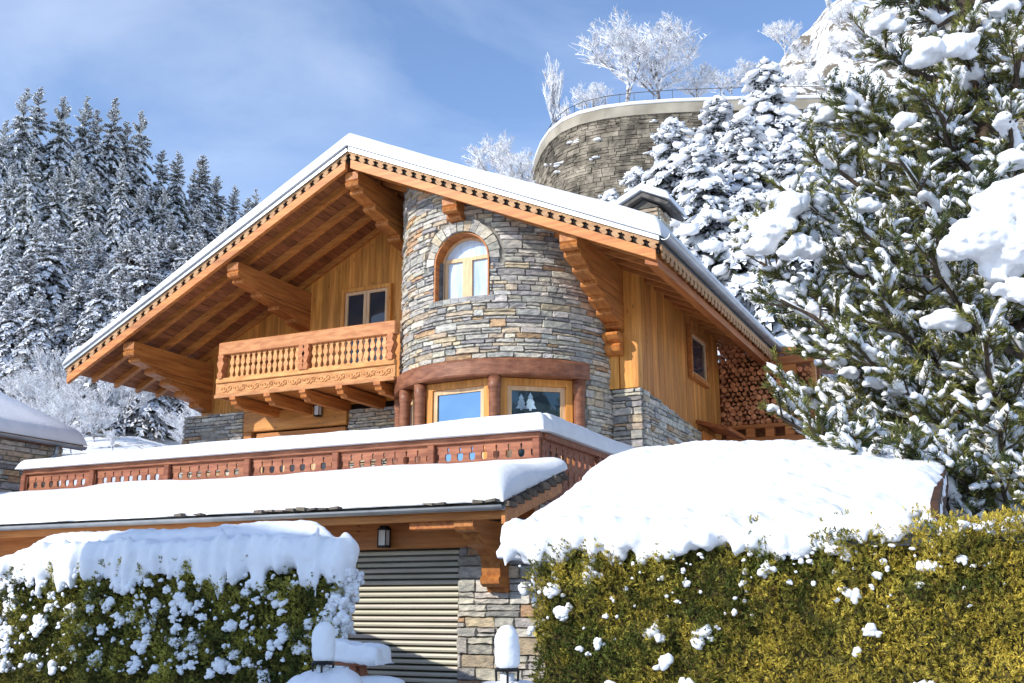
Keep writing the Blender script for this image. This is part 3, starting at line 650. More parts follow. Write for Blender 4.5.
mb = MB(); P = [(11.42, 0), (11.42, -.10), (11.46, -.14), (11.52, -.16), (11.62, -.16), (11.66, -.22), (11.74, -.30), (11.86, -.33), (12.02, -.35), (12.12, -.42), (12.15, -.52), (12.17, -.66), (12.12, -.70), (12.13, -.76), (12.2, -.80), (12.3, -.80), (12.34, -.86), (12.5, -.88), (12.5, 0)]
mb.prism(P, lambda p, q, t: (-6.12 + t, p, 2.62 + q), -.13, .13, (1, 1, 1)); mb.bbox(-6.9, -6.0, 11.45, 11.65, 2.50, 2.66, .01, (1, .9, .85)); mb.build('console', 'wood_y', CH)
mb = MB()
stones(mb, -6.74, -5.2, 0, 2.66, plane_y(12.46), seed=41, hmin=.08, hmax=.17, wmin=.16, wmax=.42)
stones(mb, GXL, -9.9, 0, 2.34, plane_y(12.46), seed=42)
stones(mb, 12.5, 18.3, 0, 2.75, plane_x(-5.28), seed=43)
mb.build('garage_stonework', 'stone', CH)
mb = MB(); mb.box(-6.73, -5.3, 12.47, 12.6, 0, 2.75); mb.box(GXL, -9.9, 12.47, 12.6, 0, 2.75); mb.box(-5.4, -5.29, 12.5, 18.4, 0, 2.76); mb.box(-9.9, -6.73, 12.62, 12.7, 0, 2.7); mb.build('garage_core', 'mortar', CH)
mb = MB(); nsl = 30; hs = 2.33 / nsl
for k in range(nsl):
    z0 = k * hs; yb = 12.54
    P = [(yb, z0), (yb - .034, z0 + .004), (yb - .046, z0 + hs * .35), (yb - .036, z0 + hs * .64), (yb + .012, z0 + hs * .70), (yb + .012, z0)]
    mb.prism(P, lambda p, q, t: (t, p, q), -9.88, -6.76, jit((1, 1, 1), .05, rnd))
mb.box(-9.88, -6.76, 12.555, 12.58, 0, 2.33, (.16, .155, .14))  # darkness of the slat gaps put into this backing's colour
gd = mb.build('garage_door', 'door', CH); gd['label'] = 'cream slatted roller door of the garage'
# terrace balustrade
TY, TX0, TX1 = 13.3, -15.95, -5.97
bcol = (1, 1, 1)
mb = MB(); mb.bbox(TX0 - .05, TX1 + .05, TY - .06, TY + .09, 3.84, 3.93, .012); pass
mb.bbox(TX0, TX1, TY - .03, TY + .05, 3.0, 3.12, .01); mb.bbox(TX1 - .06, TX1 + .09, TY + .09, 17.6, 3.84, 3.93, .012);  mb.bbox(TX1 - .02, TX1 + .05, TY + .09, 17.6, 3.0, 3.12, .01)
tb = mb.build('terrace_balustrade', 'dark_wood', CH)
def cutboard(mb, x, y, z0, z1, w, ax, col):
    H = z1 - z0; pr = [(0, .5), (.20, .5), (.24, .4), (.5, .4), (.54, .5), (.67, .5), (.68, .36), (.71, .27), (.75, .25), (.79, .25), (.815, .28), (.82, .47), (.885, .44), (.90, .41), (.93, .44), (.94, .5), (1, .5)]
    poly = [(-p * w, t * H) for t, p in pr] + [(p * w, t * H) for t, p in reversed(pr)]
    if ax == 'x': mb.prism(poly, lambda p, q, t: (x + p, y + t, z0 + q), 0, .03, col)
    else: mb.prism(poly, lambda p, q, t: (x + t, y + p, z0 + q), 0, .03, col)
posts = [-15.95, -14.3, -12.63, -10.97, -9.3, -7.64, -5.97]
for i, x in enumerate(posts):
    mb = MB(); mb.bbox(x - .055, x + .055, TY - .075, TY - .021, 3.0, 3.838, .01, (.85, .75, .75)); mb.bbox(x - .05, x + .05, TY + .041, TY + .14, 2.93, 3.838, .01); mb.build('post', 'dark_wood', tb)
for i in range(6):
    a, b = posts[i] + .06, posts[i + 1] - .06; n = 8; w = (b - a) / n; mb = MB()
    for k in range(n): cutboard(mb, a + (k + .5) * w, TY - .005, 3.10, 3.839, w * .985, 'x', jit((1.1, 1.05, 1.05), .08, rnd))
    mb.build('fretted_panel', 'dark_wood', tb)
for i in range(2):
    a = TY + .15 + i * 2.0; n = 9; w = 1.95 / n; mb = MB()
    for k in range(n): cutboard(mb, TX1 - .005, a + (k + .5) * w, 3.10, 3.839, w * .985, 'y', jit((1, .95, .95), .08, rnd))
    mb.build('fretted_panel', 'dark_wood', tb)
    mb = MB(); mb.bbox(TX1 + .041, TX1 + .1, a + 1.95, a + 2.05, 3.0, 3.838, .01); mb.build('post', 'dark_wood', tb)
# ------------------------------------------------ snow lying on the chalet
def edge_list(a, b, n, r): return lin(a, b, n, r, 5)
snow_sheet('roof_snow', edge_list(XL - .04, RX, 24, .14), edge_list(YF - .14, YB + .05, 22, .14), lambda u, v: (u, v, zr(u) + .045), lambda u, v: .30 - .10 * sm(-13, -17, u), .14, 'thick white snow layer over the left slope of the chalet roof', edges=(1, 0, 1, 1), namp=.02, nsc=.8)
snow_sheet('roof_snow', edge_list(RX, XR + .07, 24, .14), edge_list(YF - .14, YB + .05, 22, .14), lambda u, v: (u, v, zr(u) + .045), lambda u, v: .30 + .06 * sm(-9, -6, u), .16, 'thick white snow layer over the right slope of the chalet roof', edges=(0, 1, 1, 1), namp=.02, nsc=.8)
snow_sheet('roof_snow', lin(-5.0, -3.93, 8, .1), lin(24.82, 27.4, 8, .1), lambda u, v: (u, v, zx(u) + .01), .34, .22, 'small snow patch on the low roof above the firewood', namp=.02)
snow_sheet('roof_snow', lin(GXL, GXR - .0, 60, .3), lin(GY0 - .06, 13.22, 16, .3), lambda u, v: (u, v, GZ0 + gs * (v - GY0) + .055), lambda u, v: .36 - .17 * sm(11.6, 13.1, v) + .02 * math.sin(u * 1.3), .30, 'smooth white snow slab on the garage roof below the terrace', edges=(1, 1, 1, 0), namp=.03, nsc=1.1, ripple=.12)
snow_sheet('rail_snow', lin(TX0 - .12, TX1 + .16, 70, .12), lin(TY - .16, TY + .22, 6, .10), lambda u, v: (u, v, 3.935), lambda u, v: .22 + .05 * sm(-9, -6, u) - .04 * sm(-13, -16, u), .13, 'long snow ridge on the front rail of the terrace', namp=.02, nsc=1.5, ripple=.03)
snow_sheet('rail_snow', lin(TX1 - .16, TX1 + .16, 6, .10), lin(TY + .2, 17.7, 20, .12), lambda u, v: (u, v, 3.935), .29, .13, 'snow ridge on the side rail of the terrace, running back to the tower', namp=.02, edges=(1, 1, 0, 1))
snow_sheet('terrace_snow', lin(-16.8, -6.1, 24), lin(13.5, 18.4, 10), lambda u, v: (u, v, 2.935), lambda u, v: .45 + .25 * sm(-12, -16, u), .2, 'snow lying deep on the terrace floor behind its balustrade', namp=.06)
snow_sheet('chimney_snow', lin(-7.12, -6.5, 5, .1), lin(19.74, 21.0, 5, .1), lambda u, v: (u, v, 9.97 - .48 * abs(u + 6.5)), .2, .14, 'snow on the left side of the chimney cap', namp=.02, edges=(1, 0, 1, 1))
snow_sheet('chimney_snow', lin(-6.5, -5.88, 5, .1), lin(19.74, 21.0, 5, .1), lambda u, v: (u, v, 9.97 - .48 * abs(u + 6.5)), .2, .14, 'snow on the right side of the chimney cap', namp=.02, edges=(0, 1, 1, 1))
# wall lamps
def wall_lamp(x, y, z, label, n=(0, -1)):
    t = thing('wall_lamp', (x, y, z), label, 'lamp', 'wall lamps of the chalet')
    mb = MB(); mb.bbox(x - .05, x + .05, y - .02, y, z - .12, z + .12, .005); mb.bbox(x - .07, x + .07, y - .15, y - .02, z + .10, z + .13, .005); mb.bbox(x - .05, x + .05, y - .13, y - .03, z + .13, z + .16, .005); mb.bbox(x - .07, x + .07, y - .15, y - .02, z - .13, z - .10, .005)
    for a in (-.065, .055):
        for b in (-.15, -.035): mb.box(x + a, x + a + .01, y + b, y + b + .012, z - .1, z + .1)
    mb.build('casing', 'dark_metal', t)
    mb = MB(); mb.box(x - .053, x + .053, y - .137, y - .037, z - .1, z + .1); mb.build('lamp_glass', 'frosted', t)
wall_lamp(-7.75, 12.31, 2.47, 'small black box lamp on the garage lintel')
wall_lamp(-13.35, 18.39, 5.62, 'small black lamp on the beam below the balcony')
# firewood
rw = random.Random(9); protos = []
for i in range(6):
    mb = MB(); n = rw.choice([3, 4, 5, 7]); r0 = .066
    pts = [(r0 * rw.uniform(.8, 1.08) * math.cos(2 * PI * k / n + rw.random() * .5), r0 * rw.uniform(.8, 1.08) * math.sin(2 * PI * k / n + rw.random() * .5)) for k in range(n)]
    if n == 7: pts = [(r0 * math.cos(2 * PI * k / 9), r0 * math.sin(2 * PI * k / 9)) for k in range(9)]
    pts.sort(key=lambda p: math.atan2(p[1], p[0]))
    c = jit((1.0, .78, .62), .2, rw)
    mb.prism(pts, lambda p, q, t: (p, t, q), 0, .38, c)
    o = mb.build('firewood_log', 'logend', None); protos.append(o.data); bpy.data.objects.remove(o)
k = 0; row = 0; z = 5.745
while z < 7.66:
    x = -6.2 + (.065 if row % 2 else 0)
    while x < -4.08:
        top = min(zr(x) - .22 if x < -4.98 else 7.25, 7.66)
        if z < top and not (-4.78 < x < -4.36 and z > 6.72) and not (x > -4.9 and z > 6.98) and k < 298:
            o = bpy.data.objects.new('firewood_log', protos[rw.randrange(6)]); COL.objects.link(o)
            o.location = (x + rw.uniform(-.012, .012), 24.52 + rw.uniform(-.05, .05), z + rw.uniform(-.01, .01)); o.rotation_euler = (0, rw.uniform(0, 6.28), 0)
            tag(o, 'split log in the reddish firewood stack under the rear eave', 'firewood', 'split logs stacked under the rear eave'); k += 1
        x += .133
    z += .116; row += 1

# ---------------------------------------------------------------- terrain
def emax(a):
    T = [(-.9, .35), (-.52, .31), (-.42, .305), (-.36, .295), (-.28, .25), (-.15, .18), (.0, .15), (.2, .15)]
    for (p, q), (r, s) in zip(T, T[1:]):
        if a <= r: return q + (s - q) * max(0, (a - p) / (r - p))
    return .15
def dwall(u): return 50.5 + (6.5 / (u - .9) if u > 1.1 else 1e3)
def ground(u, d):
    y = R_(YAW); wx = u * math.cos(y) - d * math.sin(y); wy = u * math.sin(y) + d * math.cos(y)
    z0 = 2.72 * sm(14, 16, wy)
    if d < 13: 
        zl = 0
    else:
        a = u / d; zl = 1.6 + d * emax(a) * min(1.35, max(0, (d - 15) / 150)) ** .55 if d > 15 else 0
    far = noise.noise(Vector((u * .03, d * .03, 0))) * 3.0 * sm(35, 90, d) + noise.noise(Vector((u * .12, d * .12, 2))) * 1.1 * sm(28, 60, d)
    zl = (zl + far) if d > 15 else 0
    k = sm(-5, 3, u)
    zr_ = 2.7 + sm(13, 26, d) * 1.7 + max(0, d - 25) * .62
    if d > dwall(u) + 1.1:
        back = d - dwall(u) - 7; a = u / d; sl = .22 + .50 * sm(.20, .27, a) + .34 * sm(.24, .38, a)
        zr_ = 26.9 + sl * min(max(0, back), 28) + .3 * max(0, back - 28) + (noise.noise(Vector((u * .22, d * .22, 9))) * 3.4 + noise.noise(Vector((u * .6, d * .6, 9))) * 1.8) * sm(0, 6, back) * sm(.18, .25, a)
    else:
        zr_ = min(zr_, 20.5 if u > 1 else 15 + (d - 44) * .1)
    if wy < 14 or d < 13: return z0
    zz = max(z0, zl * (1 - k) + zr_ * k) if d > 22 else max(z0, (2.72 + (zl - 2.72) * sm(17, 26, d)) * (1 - k) + zr_ * k)
    return zz
mb = MB()
us = [-400, -300, -220] + [-170 + 4 * i for i in range(32)] + [-42 + 1.5 * i for i in range(68)] + [62 + 8 * i for i in range(14)] + [220, 320]
ds = [-120, -60, -25] + [-12 + 4 * i for i in range(6)] + [12 + 1.25 * i for i in range(50)] + [76 + 3.5 * i for i in range(40)] + [230, 280, 340, 420]
vs = [FW(u, d, ground(u, d)) for d in ds for u in us]; nu = len(us)
mb.add(vs, [(j * nu + i, j * nu + i + 1, (j + 1) * nu + i + 1, (j + 1) * nu + i) for j in range(len(ds) - 1) for i in range(nu - 1)])
# snow with bare rock where it is steep
m = M['snow'].copy(); m.name = 'snowy_hillside'; M['hill'] = m; t = m.node_tree; N = t.nodes; K = t.links.new
b = N['Principled BSDF']; geo = N.new('ShaderNodeNewGeometry'); sx = N.new('ShaderNodeSeparateXYZ'); K(geo.outputs['Position'], sx.inputs[0])
n1 = N.new('ShaderNodeTexNoise'); n1.inputs['Scale'].default_value = .55; n1.inputs['Detail'].default_value = 9; n1.inputs['Roughness'].default_value = .72; K(geo.outputs['Position'], n1.inputs['Vector'])
rr = N.new('ShaderNodeValToRGB'); rr.color_ramp.elements[0].position = .50; rr.color_ramp.elements[0].color = (0, 0, 0, 1); rr.color_ramp.elements[1].position = .545; rr.color_ramp.elements[1].color = (1, 1, 1, 1); K(n1.outputs['Fac'], rr.inputs[0])
mz = N.new('ShaderNodeMapRange'); mz.inputs['From Min'].default_value = 6; mz.inputs['From Max'].default_value = 10; K(sx.outputs['Z'], mz.inputs['Value'])
mu = N.new('ShaderNodeMath'); mu.operation = 'MULTIPLY'; K(rr.outputs[0], mu.inputs[0]); K(mz.outputs[0], mu.inputs[1])
old = b.inputs['Base Color'].links[0].from_socket; xm = N.new('ShaderNodeMix'); xm.data_type = 'RGBA'; K(mu.outputs[0], xm.inputs['Factor']); K(old, xm.inputs['A']); xm.inputs['B'].default_value = (.16, .135, .10, 1); K(xm.outputs['Result'], b.inputs['Base Color'])
g = mb.build('ground', 'hill', smooth=True); tag(g, kind='structure'); 

# ---------------------------------------------------------------- upper road with its curved retaining wall
rwl = thing('retaining_wall', FW(9, 51, 20), 'curved stone retaining wall with pale concrete parapet carrying a mountain road above the roof', 'wall')
path = [(u, dwall(u)) for u in [1.42, 1.5, 1.6, 1.75, 2.0, 2.4, 3, 3.8, 5, 6.5, 8.5, 11, 14, 18, 22, 27, 33, 40, 50]]
def sweep(mb, prof, col=(1, 1, 1)):       # prof (outset towards viewer, z)
    n = len(prof); vs = []
    for i, (u, d) in enumerate(path):
        a = path[max(0, i - 1)]; c = path[min(len(path) - 1, i + 1)]; t = Vector((c[0] - a[0], c[1] - a[1])).normalized(); nn = Vector((t.y, -t.x))
        for o, z in prof: vs.append(FW(u + nn.x * o, d + nn.y * o, z))
    mb.add(vs, [(i * n + k, (i + 1) * n + k, (i + 1) * n + (k + 1) % n, i * n + (k + 1) % n) for i in range(len(path) - 1) for k in range(n)] + [tuple(range(n)), tuple(range(len(vs) - 1, len(vs) - n - 1, -1))], col)
mb = MB(); sweep(mb, [(1.3, 12), (.60, 20), (.20, 26.65), (-.3, 26.65), (-.5, 12)]); mb.build('masonry', 'rubble', rwl)
fine = []; s_ = 0; ru0 = random.Random(77)
for i in range(len(path) - 1):
    for k in range(6):
        u = path[i][0] + (path[i + 1][0] - path[i][0]) * k / 6; fine.append((u, dwall(u)))
arc = [0]
for p_, q_ in zip(fine, fine[1:]): arc.append(arc[-1] + math.hypot(q_[0] - p_[0], q_[1] - p_[1]))
def onwall(u, z, d):
    k = int(np.searchsorted(arc, u)); k = max(1, min(len(arc) - 1, k)); t = (u - arc[k - 1]) / max(1e-6, arc[k] - arc[k - 1]); A = fine[k - 1]; B = fine[k]
    tx, ty = B[0] - A[0], B[1] - A[1]; l = math.hypot(tx, ty); nx, ny = ty / l, -tx / l; o = .24 + (26.3 - z) * .063 + d * 1.6
    return FW(A[0] + tx * t + nx * o, A[1] + ty * t + ny * o, z)
mb = MB(); stones(mb, 0, arc[-1] - .5, 16.5, 26.63, onwall, seed=71, hmin=.12, hmax=.26, wmin=.2, wmax=.55)
last = None; cw = []
for p_, c_ in zip(mb.v, mb.c):
    if c_ is not last: last = c_; q_ = Vector(p_); f_ = .82 + .5 * noise.noise(q_ * .35) + .35 * noise.noise(q_ * 1.3) + ru0.uniform(-.10, .10); g_ = .25 * (c_[0] + c_[1] + c_[2]) / 3 / .48 + .75; col_ = (.70 * f_ * g_, .655 * f_ * g_, .58 * f_ * g_)
    cw.append(col_)
mb.c = cw; mb.build('stone_facing', 'rubble_stone', rwl)
mb = MB()
for i in range(38):
    u_ = ru0.uniform(.5, 26); z_ = 26.4 - abs(ru0.gauss(0, 3.0)); p_ = onwall(u_, z_, .03)
    for k in range(3): mb.ell(Vector(p_) + Vector((ru0.uniform(-.3, .3), ru0.uniform(-.1, .1), ru0.uniform(-.08, .08))), (ru0.uniform(.10, .32), ru0.uniform(.08, .16), ru0.uniform(.03, .07)), None, 8, 6, .7, seed=i + k)
mb.build('snow_patches', 'snow', rwl, smooth=True)
mb = MB(); sweep(mb, [(.35, 26.65), (.35, 27.25), (-.2, 27.25), (-.2, 26.65)]); mb.build('parapet', 'concrete', rwl)
mb = MB(); sweep(mb, [(.40, 27.25), (.38, 27.43), (.1, 27.53), (-.2, 27.47), (-.25, 27.25)]); mb.build('snow_ridge', 'snow', rwl, smooth=True)
mb = MB(); sweep(mb, [(.01, 28.1), (.01, 28.13), (-.02, 28.13), (-.02, 28.1)])
for i in range(len(path) - 1):
    for k in range(2):
        u = path[i][0] + (path[i + 1][0] - path[i][0]) * k / 2; d = dwall(u); p = FW(u, d, 27.35); mb.tube([p, p + Vector((0, 0, .78))], .018, 5)
mb.build('railing', 'slate', rwl)
mb = MB()
vs = []
for i, (u, d) in enumerate(path):
    a = path[max(0, i - 1)]; c = path[min(len(path) - 1, i + 1)]; t = Vector((c[0] - a[0], c[1] - a[1])).normalized(); nn = Vector((t.y, -t.x))
    vs += [FW(u - nn.x * .3, d - nn.y * .3, 27.1), FW(u - nn.x * 7, d - nn.y * 7, 27.1)]
mb.add(vs, [(2 * i, 2 * i + 2, 2 * i + 3, 2 * i + 1) for i in range(len(path) - 1)]); tag(mb.build('road', 'snow'), kind='structure')

# ---------------------------------------------------------------- neighbour's shed
SH = thing('shed', (-20, 12, 2.7), 'small stone shed with snow-covered roof, half cut off by the left picture edge', 'shed')
ex, ez, ry = -17.6, 4.72, 16.0
mb = MB(); stones(mb, 7, 15.7, 2.6, 4.75, plane_x(-17.85), seed=51, hmin=.08, hmax=.16, top=lambda u: 4.75 if u > 13.9 else 0); mb.build('stone_wall', 'stone', SH)
mb = MB(); stones(mb, 7, 12.88, 2.6, 4.75, plane_x(-17.85), seed=52, hmin=.08, hmax=.16); mb.build('stone_wall', 'stone', SH)
mb = MB(); mb.box(-22.6, -17.86, 7, 15.7, 2.6, 4.8); mb.build('wall_core', 'mortar', SH)
mb = MB()
for i in range(6): mb.box(-17.86, -17.80, 12.92 + i * .16, 13.07 + i * .16, 2.7, 4.6, jit((1, .8, .7), .15, rnd))
mb.build('door', 'wood_z', SH)
mb = MB(); mb.prism([(ex, ez), (ex, ez + .12), (-20.9, ez + 1.5), (-24.2, ez + .12), (-24.2, ez), (-20.9, ez + 1.36)], lambda p, q, t: (p, t, q), 5, ry); mb.build('roof', 'dark_wood', SH)
gutter(ex + .05, 5, ex + .05, ry, ez + .08, .07, SH)
mb = MB(); mb.tube([(ex + .05, 15.3, ez), (ex + .03, 15.3, ez - .15), (-17.9, 15.25, ez - .4), (-17.9, 15.25, 2.7)], .045, 8); mb.build('downpipe', 'metal', SH, smooth=True)
snow_sheet('roof_snow', lin(-20.9, ex + .06, 10, .15), lin(5, ry + .06, 16, .15), lambda u, v: (u, v, ez + .13 + 1.38 * (ex - u) / 3.3), .26, .2, 'bluish snow layer on the roof of the small shed', edges=(0, 1, 0, 1), namp=.02)

# ---------------------------------------------------------------- car shelter with the big snow slab
CP = thing('car_shelter', (-2.4, 9.6, 0), 'low lean-to shelter behind the golden hedge, under a thick snow slab', 'shelter')
cs = .34; cz = lambda y: 2.24 + cs * (y - 8.95)
mb = MB(); rc = random.Random(3)
for i in range(10):
    y = 8.95 + i * .185; mb.hexa([(-3.92, y, cz(y) - .03), (-.66, y, cz(y) - .03), (-.66, y + .19, cz(y + .19) - .03), (-3.92, y + .19, cz(y + .19) - .03), (-3.92, y, cz(y) + .03), (-.66, y, cz(y) + .03), (-.66, y + .19, cz(y + .19) + .01), (-3.92, y + .19, cz(y + .19) + .01)], jit((.7, .75, .8), .15, rc))
mb.build('roof_boards', 'dark_wood', CP)
mb = MB(); mb.hexa([(-.655, 8.9, cz(8.9) - .12), (-.60, 8.9, cz(8.9) - .12), (-.60, 11.3, cz(11.3) - .12), (-.655, 11.3, cz(11.3) - .12), (-.655, 8.9, cz(8.9) + .15), (-.60, 8.9, cz(8.9) + .15), (-.60, 11.3, cz(11.3) + .05), (-.655, 11.3, cz(11.3) + .05)], (.22, .24, .26)); mb.build('barge_board', 'dark_wood', CP)
mb = MB(); mb.box(-3.9, -.7, 8.98, 9.05, cz(8.95) - .22, cz(8.95) - .04, (.8, .8, .8)); mb.build('eave_board', 'dark_wood', CP)
for x in (-3.85, -2.4, -.75):
    mb = MB(); mb.bbox(x - .06, x + .06, 9.06, 9.18, 0, cz(9.1) - .06, .01, (.8, .8, .8)); mb.build('post', 'dark_wood', CP)
mb = MB(); mb.box(-3.9, -.7, 10.7, 10.8, 0, cz(10.7) - .04, (.5, .5, .5)); mb.build('back_wall', 'dark_wood', CP)

# ---------------------------------------------------------------- foliage helpers
def blades(C, D, Ln, Wd, rs):
    C = np.asarray(C); D = D / np.linalg.norm(D, axis=1, keepdims=True)
    r = rs.normal(size=C.shape); S = np.cross(D, r); S /= np.linalg.norm(S, axis=1, keepdims=True)
    Ln = np.asarray(Ln)[:, None]; Wd = np.asarray(Wd)[:, None]
    P = np.stack([C, C + D * Ln * .45 + S * Wd, C + D * Ln, C + D * Ln * .45 - S * Wd], 1); return P.reshape(-1, 3)
def npnoise(P, s, seed=0): return np.array([noise.noise(Vector((p[0] * s + seed, p[1] * s, p[2] * s))) for p in P])
def hedge_surface(x0, x1, y0, y1, z1, nfront, ntop, rs, side=None):
    P = []; Nn = []
    for i in range(nfront):
        P.append((rs.uniform(x0, x1), y0, .35 + (z1 - .35) * rs.random() ** .8)); Nn.append((0, -1, .25))
    for i in range(ntop):
        P.append((rs.uniform(x0, x1), rs.uniform(y0, y1), z1)); Nn.append((0, -.2, 1))
    return P, Nn
def sprays(P, Nn, k, Ln, Wd, rs, spread=.75, out=.1, droop=0):
    P = np.array(P); Nn = np.array(Nn, dtype=float); n = len(P)
    off = npnoise(P, 3.1)[:, None] * .10 + npnoise(P, 9.0, 5)[:, None] * .05 + rs.uniform(-.05, .06, (n, 1))
    base = P + Nn / np.linalg.norm(Nn, axis=1, keepdims=True) * off * (out / .1)
    main = Nn * .8 + rs.normal(size=(n, 3)) * .55 + np.array([0, 0, .35 - droop]); main /= np.linalg.norm(main, axis=1, keepdims=True)
    r = rs.normal(size=(n, 3)); side = np.cross(main, r); side /= np.linalg.norm(side, axis=1, keepdims=True)
    Cs = []; Ds = []; Ls = []; Ws = []
    for j in range(k):
        t = (j / (k - 1)) if k > 1 else .5; ang = (t - .5) * 2 * spread * (1 if j % 2 else -1)
        start = base + main * (Ln * .9 * t)
        Cs.append(start); Ds.append(main * math.cos(ang) + side * math.sin(ang) + rs.normal(size=(n, 3)) * .12); Ls.append(np.full(n, Ln * (1.05 - .4 * t)) * rs.uniform(.7, 1.3, n)); Ws.append(np.full(n, Wd) * rs.uniform(.7, 1.3, n))
    V = np.stack([blades(c, d, l, w_, rs).reshape(n, 4, 3) for c, d, l, w_ in zip(Cs, Ds, Ls, Ws)], 1)
    return V.reshape(-1, 3), off[:, 0]

# ---------------------------------------------------------------- golden thuja hedge on the right
rs = np.random.RandomState(4)
HR = thing('hedge', (-1.2, 8.3, 0), 'clipped golden green hedge on the right, snow spilling over its top edge', 'hedge')
hx0, hx1, hy0, hy1, hz = -3.55, 2.2, 7.82, 8.85, 2.08
def topz(x): return 2.06 + .07 * sm(-2, 0, x) + .05 * noise.noise(Vector((x * 1.7, 0, 0)))
P, Nn = hedge_surface(hx0, hx1, hy0, hy1, 1.0, 34000, 8000, rs)
P = [(x, y, .35 + (z - .35) / .65 * (topz(x) - .35)) for x, y, z in P]
for i in range(1500): P.append((hx0, rs.uniform(hy0, hy1), rs.uniform(.4, 2.05))); Nn.append((-1, -.2, .2))
V, off = sprays(P, Nn, 8, .034, .0038, rs, .6, .11)
pc = np.array(P); nz_ = npnoise(pc, 1.3, 3) + .6 * npnoise(pc, 5.0, 8); n2 = npnoise(pc, 14, 1)
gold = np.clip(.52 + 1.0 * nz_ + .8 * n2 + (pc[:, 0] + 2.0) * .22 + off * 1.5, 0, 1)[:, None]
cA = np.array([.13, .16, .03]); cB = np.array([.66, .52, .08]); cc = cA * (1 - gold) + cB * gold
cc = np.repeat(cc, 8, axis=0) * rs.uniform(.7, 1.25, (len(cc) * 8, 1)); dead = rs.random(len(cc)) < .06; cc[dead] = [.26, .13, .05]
np_mesh('foliage', V, 4, cc, 'leaf', HR, off=HR.location)
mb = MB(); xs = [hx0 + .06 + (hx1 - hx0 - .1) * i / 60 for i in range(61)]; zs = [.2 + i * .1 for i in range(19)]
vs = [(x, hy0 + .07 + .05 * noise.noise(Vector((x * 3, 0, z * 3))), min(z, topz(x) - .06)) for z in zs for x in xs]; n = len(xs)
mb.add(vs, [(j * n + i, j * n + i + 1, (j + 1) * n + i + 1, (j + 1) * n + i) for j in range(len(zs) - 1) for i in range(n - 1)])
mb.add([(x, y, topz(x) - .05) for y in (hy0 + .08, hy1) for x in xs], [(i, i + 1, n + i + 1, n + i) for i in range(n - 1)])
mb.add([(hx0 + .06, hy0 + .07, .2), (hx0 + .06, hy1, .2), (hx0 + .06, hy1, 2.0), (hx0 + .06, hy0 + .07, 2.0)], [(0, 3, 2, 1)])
mb.build('inner_twigs', 'twigs', HR)  # dark core added inside the hedge to block light between the leaves
# snow: shelter slab + spill over the hedge top, fused into one skin
ru = random.Random(8)
mb = MB()
NU, NV = 70, 40; X0, X1, Y0, Y1 = -3.98, -.60, 8.0, 10.95
top = []; bot = []
for j in range(NV + 1):
    v = Y0 + (Y1 - Y0) * (j / NV)
    for i in range(NU + 1):
        u = X0 + (X1 - X0) * i / NU
        zb = max(topz(u) - .04, cz(v) + .02)
        th = .27 + .09 * sm(8.6, 10, v) - .17 * sm(-2.4, -.8, u) - .09 * sm(-1.2, -.65, u) * sm(9.9, 8.2, v); th += .045 * noise.noise(Vector((u * 1.2, v * 1.2, 3))) + .02 * noise.noise(Vector((u * 5, v * 5, 3)))
        if u > -2.5: th += .07 * abs(noise.noise(Vector((u * 4, v * 4, 7)))) * sm(-2.6, -2.0, u) * sm(-.7, -1.2, u)
        for dd, r in ((u - X0, .24), (X1 + .02 - u, .35), (v - Y0, .3), (Y1 - v, .2)): th *= math.sqrt(max(0, 1 - (1 - min(1, max(0, dd) / r)) ** 2)) * .9 + .1
        top.append((u, v, zb + max(th, .02))); bot.append((u, v, zb - .06))
W = NU + 1; F = [(j * W + i, j * W + i + 1, (j + 1) * W + i + 1, (j + 1) * W + i) for j in range(NV) for i in range(NU)]; o = len(top)
rim = [i for i in range(W)] + [j * W + W - 1 for j in range(1, NV + 1)] + [NV * W + i for i in range(W - 2, -1, -1)] + [j * W for j in range(NV - 1, 0, -1)]
mb.add(top + bot, F + [(o + a, o + d, o + c, o + b_) for a, b_, c, d in F] + [(rim[(i + 1) % len(rim)], rim[i], o + rim[i], o + rim[(i + 1) % len(rim)]) for i in range(len(rim))])
x = -3.78
while x < -.75:      # tongues of snow hanging over the front
    f = sm(-1.0, -3.6, x); l = ru.uniform(.05, .13) + .12 * f * ru.random() ** 1.5; wd = ru.uniform(.035, .08)
    mb.ell((x, hy0 + .03 - ru.uniform(0, .10), topz(x) + .10 - l * .55 - .05 * (1 - f)), (wd, wd * 1.1, l), None, 9, 7, .3, seed=x)
    if ru.random() < .85: mb.ell((x + ru.uniform(-.04, .04), hy0 + ru.uniform(.02, .14), topz(x) + .10), (wd * 1.6, .12, .09 * (.5 + f)), None, 9, 7, .3, seed=x + 1)
    x += ru.uniform(.03, .07)
for i in range(9): mb.ell((-3.66 + ru.uniform(-.04, .05), ru.uniform(7.85, 8.2), 2.04 - .05 * i + ru.uniform(-.03, .03)), (.05, .06, .06), None, 9, 7, .3, seed=i)
ob = mb.build('snow_slab', 'snow', None, remesh=.026); tag(ob, 'thick sunlit snow slab on the low shelter, spilling over the golden hedge', 'snow', kind='stuff')
def specks(parent, pts, m='snow', name='snow_clumps'):
    mb = MB()
    for i, (p, r) in enumerate(pts):
        k = 1 + (int(r > .018)) + int(r > .03) * 5
        for q in range(k):
            o = Vector((ru.uniform(-1.3, 1.3), ru.uniform(-.3, .3), ru.uniform(-1.1, .6))) * r if q else Vector((0, 0, 0)); s = r * (1 if not q else ru.uniform(.4, .8))
            mb.ell(Vector(p) + o, (s * ru.uniform(.75, 1.35), s * .8, s * ru.uniform(.55, 1.1)), Matrix.Rotation(ru.uniform(-.6, .6), 3, 'Y'), 10, 7, .5, seed=i * 3 + q)
    return mb.build(name, m, parent, smooth=True)
big = [(535 + 0, 0)]
pts = []
